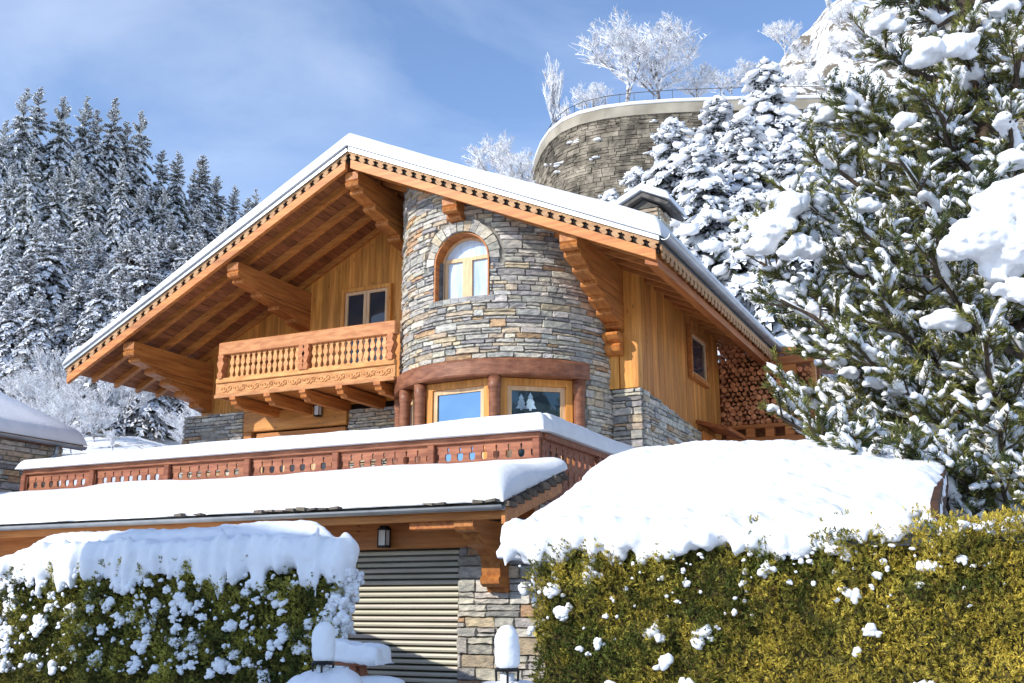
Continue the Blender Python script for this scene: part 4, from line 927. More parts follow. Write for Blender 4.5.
for (px, pz, r) in [(-3.35, 1.72, .05), (-3.02, 1.83, .06), (-3.30, 1.55, .05), (-3.0, 1.33, .035), (-2.55, 1.42, .05), (-2.2, 1.40, .055), (-2.48, 1.20, .05), (-2.9, 1.02, .05), (-1.15, 1.68, .045), (-1.02, 1.45, .04), (-1.12, 1.3, .03), (-.72, 1.08, .05), (-.62, 1.85, .04), (-.95, 1.8, .03), (-1.2, 1.98, .06), (-3.55, 1.42, .03), (-3.15, 1.28, .03), (-1.7, 1.85, .045), (-2.3, 1.75, .03), (-2.3, 1.03, .05), (-1.95, 1.55, .025), (-.4, 1.9, .03)]: pts.append(((px, hy0 - .06, pz), r))
for i in range(130):
    x = ru.uniform(-3.7, .8); z = 2.0 - abs(ru.gauss(0, .18 if x > -1.8 else .35)); pts.append(((x, hy0 - .05 + ru.uniform(-.02, .03), max(.9, z)), ru.uniform(.008, .022)))
for i in range(90): x = ru.uniform(-1.7, .6); pts.append(((x, ru.uniform(7.8, 8.1), topz(x) + ru.uniform(-.03, .04)), ru.uniform(.015, .045)))
specks(HR, pts)

# ---------------------------------------------------------------- dark hedge on the left under its snow cap
HL = thing('hedge', (-8, 9.3, 0), 'dark green hedge on the left, speckled with snow clumps under a drooping snow cap', 'hedge')
lx0, lx1, ly0, ly1, lz = -10.2, -5.66, 8.3, 11.0, 2.04
def ltop(x): return 2.02 - .14 * sm(-9.5, -10.3, x) - .05 * sm(-6.2, -5.6, x)
P = []; Nn = []
for i in range(23000): x = rs.uniform(lx0, lx1); P.append((x, ly0, .4 + (ltop(x) - .4) * rs.random() ** .8)); Nn.append((0, -1, .25))
for i in range(2500):
    t = rs.random() * .5; P.append((lx1 - 3.7 * t, ly0 + 2.7 * t, rs.uniform(.5, 2.0))); Nn.append((.82, .57, .2))
V, off = sprays(P, Nn, 7, .034, .0055, rs, .9, .13)
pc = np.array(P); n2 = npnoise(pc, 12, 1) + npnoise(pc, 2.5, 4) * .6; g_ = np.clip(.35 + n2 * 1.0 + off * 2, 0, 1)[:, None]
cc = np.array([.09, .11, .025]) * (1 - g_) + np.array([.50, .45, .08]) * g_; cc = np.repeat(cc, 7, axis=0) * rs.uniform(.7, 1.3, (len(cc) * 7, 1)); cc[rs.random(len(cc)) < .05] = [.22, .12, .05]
np_mesh('foliage', V, 4, cc, 'leaf', HL, off=HL.location)
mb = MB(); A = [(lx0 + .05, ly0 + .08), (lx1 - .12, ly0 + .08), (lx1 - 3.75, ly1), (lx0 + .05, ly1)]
mb.hexa([(x, y, 0) for x, y in A] + [(x, y, 1.93) for x, y in A]); mb.build('inner_twigs', 'twigs', HL)  # solid dark filling, put in so no light passes through the hedge
mb = MB(); NU, NV = 60, 22; top = []; bot = []
for j in range(NV + 1):
    t = j / NV
    for i in range(NU + 1):
        s = i / NU; xr = lx1 + .03 - 3.7 * t; xl = lx0 - .05; x = xl + (xr - xl) * s; y = ly0 + .02 + (ly1 - ly0) * t
        th = .36 + .05 * noise.noise(Vector((x * 1.1, y * 1.1, 1))) + .02 * noise.noise(Vector((x * 4, y * 4, 1)))
        for dd, r in ((x - xl, .5), (xr - x, .30), (y - ly0, .34), (ly1 - y, .3)): th *= math.sqrt(max(0, 1 - (1 - min(1, max(0, dd) / r)) ** 2)) * .88 + .12
        top.append((x, y, ltop(x) + th)); bot.append((x, y, ltop(x) - .08))
W = NU + 1; F = [(j * W + i, j * W + i + 1, (j + 1) * W + i + 1, (j + 1) * W + i) for j in range(NV) for i in range(NU)]; o = len(top)
rim = [i for i in range(W)] + [j * W + W - 1 for j in range(1, NV + 1)] + [NV * W + i for i in range(W - 2, -1, -1)] + [j * W for j in range(NV - 1, 0, -1)]
mb.add(top + bot, F + [(o + a, o + d, o + c, o + b_) for a, b_, c, d in F] + [(rim[(i + 1) % len(rim)], rim[i], o + rim[i], o + rim[(i + 1) % len(rim)]) for i in range(len(rim))])
x = lx0 + .02
while x < lx1 + .03:
    l = ru.uniform(.08, .16) + .20 * ru.random() ** 2.2; wd = ru.uniform(.035, .085); zt = ltop(x)
    mb.ell((x, ly0 - .02 - ru.uniform(0, .07), zt + .12 - l * .5), (wd, wd, l), None, 9, 7, .3, seed=x)
    mb.ell((x, ly0 + .03, zt + .10), (wd * 1.5, .12, .13), None, 9, 7, .25, seed=x + 1)
    x += ru.uniform(.025, .06)
for i in range(30):
    t = ru.random() * .35; mb.ell((lx1 + .03 - 3.7 * t, ly0 + 2.7 * t, ltop(lx1) + .1 - ru.uniform(0, .2)), (.09, .09, ru.uniform(.1, .25)), None, 9, 7, .3, seed=i)
mb.build('snow_cap', 'snow', HL, remesh=.028)
pts = []
for (x, z, r) in [(-8.35, 1.80, .10), (-8.2, 1.82, .07), (-7.55, 1.66, .09), (-7.45, 1.58, .08), (-9.0, 1.58, .07), (-9.45, 1.45, .08), (-9.5, 1.35, .06), (-8.0, 1.43, .07), (-8.15, 1.5, .07), (-7.35, 1.3, .08), (-7.6, 1.25, .06), (-8.05, 1.22, .08), (-6.9, 1.4, .07), (-6.3, 1.38, .06), (-6.1, 1.22, .07), (-5.95, 1.30, .06), (-5.8, 1.5, .08), (-5.75, 1.15, .09), (-8.6, 1.1, .08), (-7.0, 1.05, .08), (-9.2, 1.0, .07), (-6.5, .98, .08), (-7.8, 1.0, .06), (-8.75, 1.35, .05), (-6.75, 1.72, .06), (-6.45, 1.68, .05), (-9.9, 1.6, .09), (-9.95, 1.3, .08)]: pts.append(((x, ly0 - .06, z), r * .78))
for i in range(480):
    x = ru.uniform(lx0 - .05, lx1 + .02); r = .011 + .036 * ru.random() ** 3; pts.append(((x, ly0 - .05 - ru.uniform(0, .05), ru.uniform(.95, 1.95)), r))
for i in range(160): x = lx1 + ru.uniform(-.14, .05); pts.append(((x, ly0 + ru.uniform(-.08, .15), ru.uniform(.9, 1.95)), ru.uniform(.02, .055)))
for i in range(80): x = lx0 + ru.uniform(-.1, .3); pts.append(((x, ly0 + ru.uniform(-.08, .05), ru.uniform(.9, 1.9)), ru.uniform(.02, .055)))
specks(HL, pts)

# ---------------------------------------------------------------- gate posts, lanterns and gate
def pillar(x, y, zt, sx, label):
    t = thing('gate_post', (x, y, 0), label, 'gate post')
    mb = MB(); stones(mb, x - sx, x + sx, .2, zt - .05, plane_y(y - .2), seed=int(x * 9) + 90, wmin=.12, wmax=.3); stones(mb, y - .2, y + .2, .2, zt - .05, plane_x(x + sx), seed=60); mb.build('stone_shaft', 'stone', t)
    mb = MB(); mb.box(x - sx + .01, x + sx - .01, y - .19, y + .2, 0, zt - .05); mb.build('core', 'mortar', t)
    mb = MB(); NUU = 12
    mb.ell((x, y, zt + .02), (sx * 1.2, .30, .15), None, 20, 12, .12, seed=x); mb.box(x - sx * 1.05, x + sx * 1.05, y - .24, y + .24, zt - .05, zt + .06)
    mb.build('snow_cap', 'snow', t, remesh=.03)
def lantern(x, y, z, label, h=.34):
    t = thing('garden_lantern', (x, y, z), label, 'lantern', 'snow-capped lanterns on the gate posts')
    mb = MB(); mb.lathe((x, y, z), [(.02, -.12), (.02, 0), (.055, .01), (.055, .03)], 10); mb.lathe((x, y, z + .22), [(.078, 0), (.082, .012), (.06, .03), (.02, .05)], 12)
    for k in range(4):
        a = k * PI / 2 + .5; mb.tube([(x + .05 * math.cos(a), y + .05 * math.sin(a), z + .02), (x + .066 * math.cos(a), y + .066 * math.sin(a), z + .12), (x + .072 * math.cos(a), y + .072 * math.sin(a), z + .23)], .008, 5)
    mb.build('cage', 'dark_metal', t)
    mb = MB(); mb.lathe((x, y, z + .03), [(.03, 0), (.048, .18)], 12); mb.build('lamp_glass', 'frosted', t, smooth=True)
    mb = MB(); mb.lathe((x, y, z + .235), [(.062, 0), (.082, .03), (.088, .09), (.086, .15), (.078, .20), (.06, .24), (.034, .262), (.01, .27)], 18)
    mb.build('snow_cap', 'snow', t, remesh=.012, rough_=.45)
pillar(-4.53, 6.45, 1.00, .25, 'stone gate post left of the driveway, under a thick snow cushion')
pillar(-3.12, 6.45, .97, .24, 'stone gate post right of the driveway, under a low snow mound')
lantern(-4.50, 6.36, .98, 'black garden lantern with white snow hood, in front of the dark hedge')
lantern(-3.08, 6.36, .97, 'black garden lantern with tall snow hood, in front of the stone pier')
G = thing('wooden_gate', (-4.75, 7.4, 0), 'small brown wooden gate with thick snow on its top board', 'gate')
mb = MB(); mb.bbox(-5.05, -4.62, 7.2, 7.32, 1.14, 1.18, .006); mb.bbox(-5.0, -4.60, 7.22, 7.28, .95, 1.0, .006); mb.build('rail', 'dark_wood', G)
for a, b_ in (((-4.85, 7.26, 1.15), (-4.80, 7.26, .3)), ((-4.80, 7.3, 1.15), (-4.66, 7.3, .6))):
    mb = MB(); mb.tube([a, b_], .035, 6); mb.build('brace', 'dark_wood', G)
mb = MB(); NUc = 1
mb.hexa([(-5.12, 7.12, 1.18), (-4.55, 7.12, 1.16), (-4.55, 7.38, 1.16), (-5.12, 7.38, 1.18), (-5.10, 7.14, 1.35), (-4.58, 7.14, 1.29), (-4.58, 7.36, 1.29), (-5.10, 7.36, 1.35)])
mb.build('snow_cap', 'snow', G, remesh=.02)
mb = MB(); mb.ell((-4.62, 7.25, 1.02), (.26, .12, .055), None, 14, 8, .1); mb.build('snow_pad', 'snow', G, smooth=True)

# ---------------------------------------------------------------- snow-laden spruces
def spruce(H, R, seed, whorls=26, k=7, seg=6, heavy=1.0, tw=.30, lumps=0):
    rs = np.random.RandomState(seed); C = []; D = []; Lk = []; Wk = []; T = []; LP = []
    for i in range(whorls):
        t = .07 + .91 * (i / (whorls - 1)) ** .95; z0 = H * t
        L0 = R * (1 - t) ** .8 * (1 - .25 * max(0, .2 - t) / .2)
        for j in range(k):
            a = rs.uniform(0, 2 * PI); L = L0 * rs.uniform(.72, 1.15) + .1; zb = z0 + rs.uniform(-.35, .35) * H / whorls
            dx, dy = math.cos(a), math.sin(a); drp = rs.uniform(.45, .75) * (1 if t < .8 else .2); up = .15 + (.5 if t > .85 else 0)
            for s_ in range(seg):
                s0 = (s_ + .35) / seg; r = L * s0; z = zb + L * (up * s0 - drp * s0 * s0)
                sl = up - 2 * drp * s0
                c = (dx * r, dy * r, z); w = L / seg
                C.append((dx * (r - w * .6), dy * (r - w * .6), z)); D.append((dx, dy, sl)); Lk.append(w * 2.0); Wk.append(.13 * L * (1.1 - s0) + .03); T.append(0)
                tl = tw * L * (1.15 - .75 * s0) + .06
                for sg in (-1, 1):
                    for q in range(2):
                        fw = rs.uniform(.35, .9); C.append((c[0], c[1], c[2])); D.append((dx * fw - dy * sg, dy * fw + dx * sg, sl * .6 - rs.uniform(.15, .7))); Lk.append(tl * rs.uniform(.6, 1.15)); Wk.append(tl * .16 + .02); T.append(1)
            if lumps and rs.random() < lumps: 
                s0 = rs.uniform(.45, .95); LP.append((dx * L * s0, dy * L * s0, zb + L * (up * s0 - drp * s0 * s0) + .05, L, a))
    C = np.array(C); D = np.array(D); Lk = np.array(Lk); Wk = np.array(Wk); n = len(C)
    D /= np.linalg.norm(D, axis=1, keepdims=True)
    hz = np.array([0, 0, 1.]); S = np.cross(D, hz + rs.normal(size=(n, 3)) * .25); S /= np.linalg.norm(S, axis=1, keepdims=True)
    def quad(C, D, S, L, W): L = L[:, None]; W = W[:, None]; return np.stack([C, C + D * L * .45 + S * W, C + D * L, C + D * L * .45 - S * W], 1).reshape(-1, 3)
    V = quad(C, D, S, Lk, Wk); g = rs.uniform(.6, 1.3, (n, 1)); cf = np.array([[.055, .065, .04]]) * g
    keep = rs.random(n) < .92 * heavy
    rad_ = C * np.array([1, 1, 0]); rad_ /= (np.linalg.norm(rad_, axis=1, keepdims=True) + 1e-6); Cs = C + (np.array([0, 0, 1]) * .5 + rad_ * .75) * (Wk[:, None] + .03); D2 = D + rs.normal(size=D.shape) * .08
    S2 = np.cross(D, rad_ + rs.normal(size=(n, 3)) * .5); S2 /= np.linalg.norm(S2, axis=1, keepdims=True); S3 = np.where(rs.random((n, 1)) < .6, S2, S)
    Vs = quad(Cs[keep], D2[keep], S3[keep], Lk[keep] * rs.uniform(.75, 1.05, keep.sum()), Wk[keep] * rs.uniform(.9, 1.8, keep.sum()))
    return V, cf, Vs, LP
def spruce_thing(H, R, seed, label, group=None, rime=1.0, **kw):
    t = thing('spruce_tree', (0, 0, 0), label, 'tree', group)
    V, cf, Vs, LP = spruce(H, R, seed, **kw)
    np_mesh('crown', V, 4, cf * rime + (.02 if rime > 1 else 0), 'leaf', t)
    mb = MB(); mb.tube([(0, 0, -2), (0, 0, H * .5), (0, 0, H * .98)], [H * .016, H * .010, .02], 7); mb.build('trunk', 'bark', t)
    s = np_mesh('snow', Vs, 4, np.ones((len(Vs) // 4, 3)), 'snow_far', t)
    if LP:
        mb = MB(); rl = random.Random(seed)
        for (x, y, z, L, a) in LP:
            r = rl.uniform(.10, .30) * min(1.3, .5 + L * .4); mb.ell((x, y, z), (r * 1.7, r * 1.1, r * .6), Matrix.Rotation(a, 3, 'Z') @ Matrix.Rotation(.5, 3, 'Y'), 7, 5, .5, seed=x + y)
        mb.build('snow_pillows', 'snow', t, smooth=True)
    return t
GR = 'snow-laden spruces on the far left hillside'
protos_ = [spruce_thing(18, 4.2, 1, '', GR, whorls=30, k=9, rime=2.2), spruce_thing(18, 3.7, 2, '', GR, whorls=33, k=9, rime=1.6), spruce_thing(18, 4.6, 3, '', GR, whorls=27, k=10, rime=2.6), spruce_thing(18, 4.0, 4, '', GR, whorls=30, k=8, rime=1.8)]
rt = random.Random(2); used = [0] * 4
sky_t = [(3, 118), (20, 88), (41, 84), (66, 96), (84, 93), (103, 112), (117, 98), (132, 122), (146, 112), (163, 150), (182, 151), (193, 170), (206, 156), (217, 176), (233, 184), (246, 196), (257, 190), (270, 206)]
mid_t = [(-8, 150), (12, 160), (33, 146), (54, 168), (77, 152), (98, 172), (122, 158), (140, 186), (166, 190), (176, 215), (198, 206), (220, 214), (240, 224)]
low_t = [(-4, 225), (18, 236), (44, 214), (70, 240), (96, 222), (126, 238), (150, 226), (178, 250), (30, 285), (60, 275), (2, 290), (200, 238)]
def plant(px, py, d, label, g=GR, pr=None, hmin=7):
    p = at(px, py, d); y = R_(YAW); u = p.x * math.cos(y) + p.y * math.sin(y); zg = ground(u, d); H = max(hmin, p.z - zg + .4)
    i = rt.randrange(4); s = protos_[i]
    if used[i]: s = copy_tree(protos_[i])
    used[i] = 1; k = H / 18; s.location = (p.x, p.y, p.z - H); w_ = min(1.3, max(k * .85, .75)) * rt.uniform(.8, 1.4); s.scale = (w_, w_, k); s.rotation_euler = (rt.uniform(-.03, .03), rt.uniform(-.03, .03), rt.uniform(0, 6.28)); s['label'] = label; s['group'] = g; return H
hs = []
ORD = 'leftmost,second,third,fourth,fifth,sixth,seventh,eighth,ninth,tenth,eleventh,twelfth,thirteenth,fourteenth,fifteenth,sixteenth,seventeenth,last'.split(',')
for i, (x, y) in enumerate(sky_t): hs.append(plant(x, y, 140 + 2.2 * i, ORD[i] + ' from the left of the snow-laden spruces whose tips stand against the sky'))
for i, (x, y) in enumerate(mid_t): hs.append(plant(x, y, 118 + 1.5 * i + rt.uniform(-4, 4), 'snow-laden spruce in the middle rank of the left hillside'))
for i, (x, y) in enumerate(low_t): hs.append(plant(x, y, 92 + rt.uniform(-8, 8), 'snow-laden spruce in the lowest rank of the left hillside'))
print('spruce heights', [round(h) for h in hs])
# spruces between the chalet and the upper road
for (px, py, d, Rr, sd, lab) in [(765, 62, 39, 4.0, 11, 'tall snow-loaded spruce rising just left of the big pine, above the retaining wall'), (672, 122, 37, 3.3, 12, 'snow-loaded spruce directly behind the chimney'), (716, 100, 41, 3.6, 13, 'broad snow-loaded spruce between the chimney and the tall spruce'),
                              (815, 110, 36, 3.8, 14, 'snow-loaded spruce half hidden behind the left side of the big pine'), (745, 195, 33, 3.2, 15, 'short snow-loaded spruce behind the right eave of the chalet'), (636, 172, 43, 2.4, 16, 'small snow-loaded spruce left of the chimney, under the retaining wall'), (890, 120, 40, 4.2, 17, 'snow-loaded spruce hidden almost wholly by the big pine'), (700, 140, 34, 3.2, 18, 'dense snow-loaded spruce right of the chimney'), (792, 140, 33, 3.4, 19, 'snow-loaded spruce in front of the tall spruce, left of the pine'), (612, 196, 40, 2.4, 20, 'low snow-loaded spruce at the foot of the retaining wall'), (742, 118, 36, 3.4, 27, 'snow-loaded spruce just in front of the tall spruce')]:
    p = at(px, py, d); y = R_(YAW); u = p.x * math.cos(y) + p.y * math.sin(y); H = p.z - ground(u, d) + .5
    t = spruce_thing(H, Rr, sd, lab, whorls=int(H * 3.2), k=12, seg=7, tw=.22, lumps=.95, heavy=1.15); t.location = (p.x, p.y, p.z - H)

# ---------------------------------------------------------------- frosted bare trees and shrubs
def frosted(H, seed, levels=4, spread=.55, up=.25, nb=5, name='bare_tree'):
    r = random.Random(seed); mb = MB(); tw = MB()
    def br(p, d, L, rad, lv):
        pts = [p]; n = 4; dd = d.copy()
        for i in range(n):
            dd = (dd + Vector((r.uniform(-1, 1), r.uniform(-1, 1), r.uniform(-.6, 1) * .6 + up * .4)) * .16).normalized(); pts.append(pts[-1] + dd * L / n)
        (mb if lv < 2 else tw).tube(pts, [rad * (1 - .7 * i / n) for i in range(n + 1)], 5 if lv < 2 else 3, cap=False)
        if lv >= levels: return
        for i in range(nb + (1 if lv else 2)):
            t = r.uniform(.25, 1); q = pts[0].lerp(pts[-1], 0); k = min(n - 1, int(t * n)); q = pts[k].lerp(pts[k + 1], t * n - k)
            a = r.uniform(0, 2 * PI); e = Vector((math.cos(a), math.sin(a), 0)); nd = (dd * (1 - spread) + e * spread + Vector((0, 0, up))).normalized()
            br(q, nd, L * r.uniform(.45, .72) * (1.1 - .4 * t), max(rad * .5, H * .0024), lv + 1)
    br(Vector((0, 0, -.5)), Vector((0, 0, 1)), H * .66, H * .017, 0)
    return mb, tw
def frost_thing(H, seed, label, group, m='frost', **kw):
    t = thing('bare_tree', (0, 0, 0), label, 'tree', group); a, b_ = frosted(H, seed, **kw)
    a.build('trunk', 'frost2', t); b_.build('twigs', m, t); return t
RD = 'hoar-frosted bare trees along the upper road'
FT = [frost_thing(6, 21, '', RD, levels=4, nb=6), frost_thing(6, 22, '', RD, levels=4, nb=5, spread=.4, up=.5), frost_thing(6, 23, '', RD, levels=4, nb=6, spread=.6)]
fused_ = [0] * 3
def fplant(i, px, ptop, pbase, d, label, group, wid=1.0):
    global FT
    A = at(px, ptop, d); B = at(px, pbase, d)
    if d > 80: y = R_(YAW); B.z = ground(B.x * math.cos(y) + B.y * math.sin(y), d) - .1
    H = max(1.2, A.z - B.z)
    s = FT[i] if not fused_[i] else copy_tree(FT[i]); fused_[i] = 1
    k = H / 5.6; s.location = (B.x, B.y, B.z); s.scale = (k * wid, k * wid, k); s.rotation_euler = (0, 0, rt.uniform(0, 6)); s['label'] = label; s['group'] = group
for (i, px, a, b_, d, w_, lab) in [(0, 625, 12, 112, 58, 1.35, 'widest hoar-frosted tree standing behind the bend of the upper road'), (2, 663, 12, 108, 60, 1.3, 'hoar-frosted tree on the right of the widest frosted tree above the road bend'), (1, 552, 38, 165, 64, .7, 'slim hoar-frosted birch left of the upper road bend'),
                                   (1, 570, 90, 150, 60, .8, 'low frosted tree at the left end of the parapet'), (0, 500, 130, 215, 62, 1.2, 'frosted tree rising behind the chalet roof, right of its ridge'), (2, 526, 140, 215, 60, 1.0, 'frosted shrub against the left end of the retaining wall'), (2, 700, 60, 105, 62, 1.3, 'frosted shrub above the road, right of the two large frosted trees'),
                                   (0, 730, 62, 108, 64, 1.5, 'dense frosted shrub above the road, left of the tall spruce'), (0, 786, 18, 46, 84, 1.1, 'small frosted tree standing alone on the snowy crest'), (1, 832, -2, 22, 86, 1.2, 'frosted shrub at the top of the snowy crest, near the upper picture edge'), (2, 848, -14, 12, 84, 1.3, 'frosted shrub beside the big pine tip on the crest'), (2, 590, 70, 125, 56, 1.0, 'frosted shrub on the outer side of the road bend')]:
    fplant(i, px, a, b_, d, lab, RD, w_)
LG = 'hoar-frosted larches on the lower left slope'
larch = []
for sd_ in (41, 42, 43):
    t = thing('larch_tree', (0, 0, 0), '', 'tree', LG); V, cf, Vs, LP = spruce(10, 3.0, sd_, whorls=26, k=9, seg=6, tw=.34)
    np_mesh('crown', V, 4, cf * np.array([[3.0, 2.4, 3.2]]), 'leaf', t); mb = MB(); mb.tube([(0, 0, -1), (0, 0, 5), (0, 0, 9.8)], [.14, .09, .02], 6); mb.build('trunk', 'bark', t); np_mesh('hoar_frost', Vs, 4, np.ones((len(Vs) // 4, 3)), 'snow_far', t); larch.append(t)
lu = [0] * 3
for k, (px, pb, d) in enumerate([(92, 330, 80), (110, 300, 84), (125, 330, 78), (140, 290, 88), (155, 315, 82), (172, 285, 90), (188, 300, 86), (205, 270, 94), (222, 275, 92), (238, 250, 98), (75, 345, 74), (60, 365, 70), (95, 365, 68), (118, 372, 66), (20, 350, 76), (40, 340, 78), (0, 335, 80), (5, 370, 72), (32, 372, 68), (140, 350, 70), (50, 310, 84), (75, 300, 88), (100, 270, 92), (130, 262, 95), (160, 260, 98), (118, 345, 76), (150, 372, 66), (175, 350, 72), (200, 330, 78), (85, 300, 86), (62, 320, 82), (28, 320, 82), (10, 300, 86)]):
    p = at(px, pb, d); y = R_(YAW); u = p.x * math.cos(y) + p.y * math.sin(y); i = rt.randrange(3); s = copy_tree(larch[i]) if lu[i] else larch[i]; lu[i] = 1
    k_ = rt.uniform(1.0, 1.6) * (1 if d > 76 else .75); s.location = (p.x, p.y, ground(u, d) - .2); s.scale = (k_ * 1.05, k_ * 1.05, k_); s.rotation_euler = (0, 0, rt.uniform(0, 6)); s['label'] = 'hoar-frosted brownish larch on the lower left slope'
SL = 'frosted shrubs on the lower left slope'
fused_[0] = fused_[1] = fused_[2] = 1
for k in range(52):
    d = rt.uniform(48, 84); px = rt.uniform(-15, 285)
    p = at(px, 400, d); y = R_(YAW); u = p.x * math.cos(y) + p.y * math.sin(y); zg = ground(u, d)
    i = rt.randrange(3); s = copy_tree(FT[i])
    for ch_ in s.children: ch_.name = 'twigs' if 'twigs' in ch_.name else 'trunk'
    h = rt.uniform(3.0, 6.5) * (1 if d > 58 else .55); s.location = (p.x, p.y, zg); kk = h / 6; s.scale = (kk * 1.3, kk * 1.3, kk); s.rotation_euler = (0, 0, rt.uniform(0, 6))
    s['label'] = 'frosted leafless shrub on the snowy slope between shed and chalet'; s['group'] = SL
for k in range(34):
    px = rt.uniform(742, 905); top_ = 96 - (px - 742) * .78; py = rt.uniform(max(top_ - 2, -20), 92); d = 62 + (92 - py) * .28
    p = at(px, py, d); y = R_(YAW); u = p.x * math.cos(y) + p.y * math.sin(y); i = rt.randrange(3); s = copy_tree(FT[i]); h = rt.uniform(1.2, 3.0); s.location = (p.x, p.y, ground(u, d)); kk = h / 6; s.scale = (kk * 1.5, kk * 1.5, kk); s.rotation_euler = (0, 0, rt.uniform(0, 6))
    s['label'] = 'small frosted shrub on the snowy rock slope above the upper road'; s['group'] = 'frosted shrubs on the slope above the upper road'
# ---------------------------------------------------------------- unseen gabled building behind the camera, added to cast shade on the hedges
SHADE_HOUSE = thing('house', tuple(Vector((-6.6, 8, 0)) + Vector((SD.x, SD.y, 0)).normalized() * 17), 'unseen gabled building behind the viewer, added to shade the hedges', 'house')
c0 = Vector((SHADE_HOUSE.location.x, SHADE_HOUSE.location.y, 0)); sd = Vector((SD.x, SD.y, 0)).normalized(); ac = Vector((sd.y, -sd.x, 0)) * -1     # ac points to the viewer's right
if ac.x < 0: ac = -ac
c0 = c0 + ac * 1.3; zap = 2.62 + 17 * math.tan(R_(SUN_EL))
def nb(mb, p, q0, q1, zz, m=None): pass
mb = MB(); P = [(-2.9, 0), (4.2, 0), (4.2, zap - 2.6), (0, zap - .35), (-2.9, zap - .5)]
mb.prism(P, lambda p, q, t: c0 + ac * p + sd * t + Vector((0, 0, q)), 0, 7); mb.build('wall', 'whitewash', SHADE_HOUSE)
for a_, b2 in (((0, zap), (5.4, zap - 3.0)), ((-3.4, zap - .25), (0, zap))):
    mb = MB(); mb.prism([(a_[0], a_[1]), (b2[0], b2[1]), (b2[0], b2[1] - .25), (a_[0], a_[1] - .25)], lambda p, q, t: c0 + ac * p + sd * t + Vector((0, 0, q)), -.1, 8); mb.build('roof', 'slate', SHADE_HOUSE)
for q in (-2.2, 0, 2.2):
    mb = MB(); mb.prism([(q - .4, 5), (q + .4, 5), (q + .4, 6.4), (q - .4, 6.4)], lambda p, q_, t: c0 + ac * p + sd * t + Vector((0, 0, q_)), -.03, .02); mb.build('window', 'glass_dark', SHADE_HOUSE)

# ---------------------------------------------------------------- big pine on the right
PN = thing('pine_tree', at(1040, 500, 12.6) * 1.0, 'big pine on the right with green needle tufts and heavy snow cushions', 'tree')
base = at(1035, 560, 12.6); base.z = 1.2; PN.location = base
rp = random.Random(12); rs = np.random.RandomState(12)
trunk = [base + Vector((0, 0, -1)), base + Vector((-.05, 0, 2)), base + Vector((.1, .1, 5)), base + Vector((-.1, .1, 8.5)), base + Vector((0, 0, 12))]
mb = MB(); mb.tube(trunk, [.24, .20, .16, .11, .03], 10); mb.build('trunk', 'bark', PN, smooth=True)
def tr_at(z):
    for a, b_ in zip(trunk, trunk[1:]):
        if z <= b_.z: return a.lerp(b_, (z - a.z) / (b_.z - a.z))
    return trunk[-1]
targets = [(815, 436, 10.5), (845, 452, 10.2), (872, 462, 10.0), (900, 462, 9.8), (930, 470, 9.6), (960, 475, 9.7), (1000, 480, 9.8), (1035, 490, 9.9), (782, 418, 12.0), (800, 398, 12.6), (822, 448, 11.6), (850, 470, 11.2), (905, 470, 11.0), (950, 480, 10.8), (790, 330, 13.2), (810, 295, 12.6), (760, 262, 13), (765, 225, 12.4), (800, 200, 12.4), (815, 160, 12.8), (842, 92, 12.2), (838, 122, 12.8), (872, 40, 12.4), (895, -10, 12.6), (860, 230, 11.4), (880, 300, 11.0), (860, 350, 11.0), (900, 380, 10.6), (930, 250, 10.6), (900, 160, 11.2), (930, 100, 11.2), (960, 30, 11.4), (985, 340, 10.4), (1000, 430, 10.3), (975, 200, 10.5), (1010, 120, 10.6), (1030, 20, 11), (1050, 300, 10.2), (940, 420, 10.8), (840, 300, 14), (870, 120, 14), (850, 400, 13.6), (900, 240, 14), (940, 60, 14), (1000, 260, 14.4), (920, 330, 14), (1070, 400, 10.6), (1080, 200, 11), (1090, 80, 11.5), (1040, 470, 10.8), (825, 350, 12), (880, 430, 12), (780, 300, 12.2)]
for i in range(16): targets.append((rp.uniform(1100, 1330), rp.uniform(-60, 460), rp.uniform(11, 15)))
for i in range(46): targets.append((rp.uniform(835, 1110), rp.uniform(-10, 480), rp.uniform(11.4, 15)))
for i in range(14): targets.append((rp.uniform(930, 1150), rp.uniform(-250, -20), rp.uniform(11.4, 14)))
limbs = []; shoots = []; mbl = MB(); pads = []
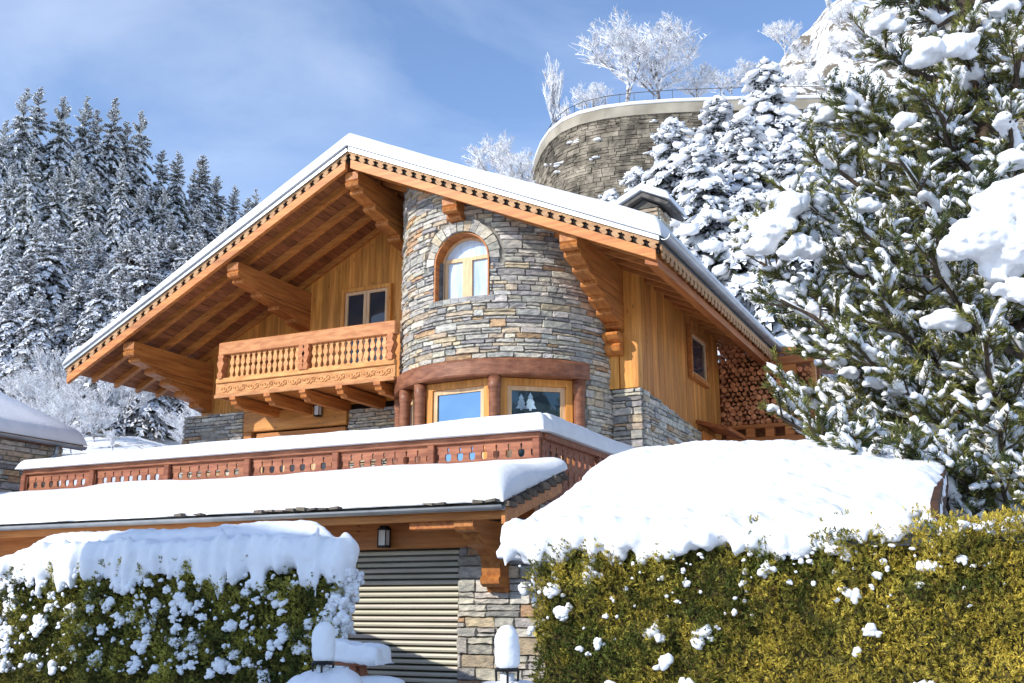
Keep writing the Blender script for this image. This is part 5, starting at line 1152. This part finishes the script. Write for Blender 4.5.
for (px, py, d) in targets:
    E = at(px, py, d); hd = (E - tr_at(E.z)).length; A = tr_at(max(base.z + .6, E.z - .12 * hd - .3)); L = (E - A).length
    pts = []; sag = .14 * L
    for i in range(9):
        t = i / 8; p = A.lerp(E, t) + Vector((0, 0, -sag * math.sin(PI * t) * (1 if t > .3 else .8))) + Vector((rp.uniform(-1, 1), rp.uniform(-1, 1), rp.uniform(-1, 1))) * .05 * (i > 0) * (i < 8); pts.append(p)
    mbl.tube(pts, [.055 * (1 - .8 * i / 8) + .008 for i in range(9)], 6)
    for q in range(int(L * 5)):
        t = .25 + .72 * rp.random(); k = min(7, int(t * 8)); p = pts[k].lerp(pts[k + 1], t * 8 - k); dd = (pts[k + 1] - pts[k]).normalized()
        if rp.random() < .85: pads.append((p + Vector((rp.uniform(-.08, .08), rp.uniform(-.08, .08), rp.uniform(.03, .07))), dd, rp.uniform(.11, .26), rp.uniform(.05, .11), rp.uniform(.035, .065)))
    nsub = int(6 + L * 7.5)
    for q in range(nsub):
        t = .22 + .78 * (q + rp.random()) / nsub; k = min(7, int(t * 8)); p = pts[k].lerp(pts[k + 1], t * 8 - k); dd = (pts[k + 1] - pts[k]).normalized()
        sd_ = Vector((rp.uniform(-1, 1), rp.uniform(-1, 1), rp.uniform(-.45, .75))); sl = rp.uniform(.3, .75) * (1.15 - .55 * t)
        dr_ = (dd * .8 + sd_ * .85).normalized(); e = p + dr_ * sl + Vector((0, 0, .06)); mbl.tube([p, p.lerp(e, .5) + Vector((0, 0, -.03)), e], [.014, .010, .006], 4)
        shoots.append((p.lerp(e, .35), e, dd)); 
        for r_ in range(rp.randint(2, 3)):
            s0 = p.lerp(e, rp.uniform(.3, .95)); d3 = (dr_ * .6 + Vector((rp.uniform(-1, 1), rp.uniform(-1, 1), rp.uniform(-.2, .8))) * .8).normalized(); shoots.append((s0, s0 + d3 * rp.uniform(.16, .34), d3))
    shoots.append((pts[6], E + (E - pts[7]).normalized() * .15, E - pts[7]))
mbl.build('limb', 'bark', PN)
print('shoots', len(shoots))
SA = np.array([tuple(s[0]) for s in shoots]); SB = np.array([tuple(s[1]) for s in shoots]); n = len(SA); NN = 64
ax = SB - SA; ln = np.linalg.norm(ax, axis=1, keepdims=True); ax = ax / ln
sc_ = np.clip(.5 + .55 * npnoise(SA, .9, 4) + rs.normal(size=n) * .16, 0, 1)
Cs = []; Ds = []; Cc = []
for k in range(NN):
    t = rs.uniform(.0, 1.0, (n, 1)); r = rs.normal(size=(n, 3)); r -= (r * ax).sum(1, keepdims=True) * ax; r /= np.linalg.norm(r, axis=1, keepdims=True)
    Cs.append(SA + (SB - SA) * t); Ds.append(ax * .8 + r * rs.uniform(.45, .85, (n, 1))); m_ = (sc_ + rs.normal(size=n) * .12).clip(0, 1)[:, None]
    Cc.append((np.array([[.05, .08, .035]]) * (1 - m_) + np.array([[.30, .29, .07]]) * m_) * rs.uniform(.7, 1.25, (n, 1)))
Cs = np.concatenate(Cs); Ds = np.concatenate(Ds); Cc = np.concatenate(Cc); br_ = rs.random(len(Cc)) < .03; Cc[br_] = [.20, .10, .04]
V = blades(Cs, Ds, rs.uniform(.06, .11, len(Cs)), rs.uniform(.0045, .0085, len(Cs)), rs)
np_mesh('needles', V, 4, Cc, 'leaf', PN, off=PN.location)
mb = MB()
for i, (a, b_, dd) in enumerate(shoots):
    if rp.random() < .74:
        ax_ = (b_ - a); L = ax_.length; ax_.normalize()
        if abs(ax_.z) > .85 and rp.random() < .6: continue
        q = ax_.to_track_quat('X', 'Z').to_matrix(); r = rp.uniform(.02, .052)
        mb.ell(a.lerp(b_, rp.uniform(.35, .65)) + Vector((0, 0, r * .8 + .012)), (L * rp.uniform(.3, .5), r * 1.25, r * .85), q, 7, 5, .55, seed=i)
        if rp.random() < .35: mb.ell(b_ + Vector((0, 0, r * .6)), (r * 1.1, r * 1.1, r * .8), None, 7, 5, .5, seed=i + .5)
mb.build('snow_tufts', 'snow', PN, smooth=True)
mb = MB()
big = [(985, 235, 10.2, .30), (1012, 205, 10.2, .34), (1000, 268, 10.3, .20), (965, 245, 10.2, .20), (1024, 245, 10.1, .32), (1020, 290, 10.1, .18), (775, 225, 12.3, .24), (790, 205, 12.2, .22), (800, 245, 12.2, .18), (762, 245, 12.4, .16), (815, 198, 12.4, .14), (825, 115, 12.7, .13), (780, 290, 12.6, .16), (948, 320, 10.5, .16), (930, 50, 11.2, .2), (955, 45, 11.2, .18), (885, 22, 12, .14), (850, 372, 11.9, .10), (875, 382, 11.7, .10), (900, 388, 11.6, .10), (865, 205, 11.6, .13), (905, 120, 11.4, .12), (1005, 10, 11.3, .15), (1015, 160, 10.5, .14)]
for (p, dd, a_, b2, c_) in pads: mb.ell(p, (a_, b2, c_), dd.to_track_quat('X', 'Z').to_matrix(), 10, 7, .5, seed=a_ * 90)
for i, (px, py, d, r) in enumerate(big):
    c = at(px, py, d)
    for k in range(6): o = Vector((rp.uniform(-1.2, 1.2), rp.uniform(-.8, .8), rp.uniform(-.7, .3))) * r * .9 if k else Vector((0, 0, 0)); q = r * (1 if k == 0 else rp.uniform(.35, .75)); mb.ell(c + o, (q * 1.1, q, q * .66), None, 12, 8, .35, seed=i * 5 + k)
mb.build('snow_cushions', 'snow', PN, remesh=.026, rough_=1.6)
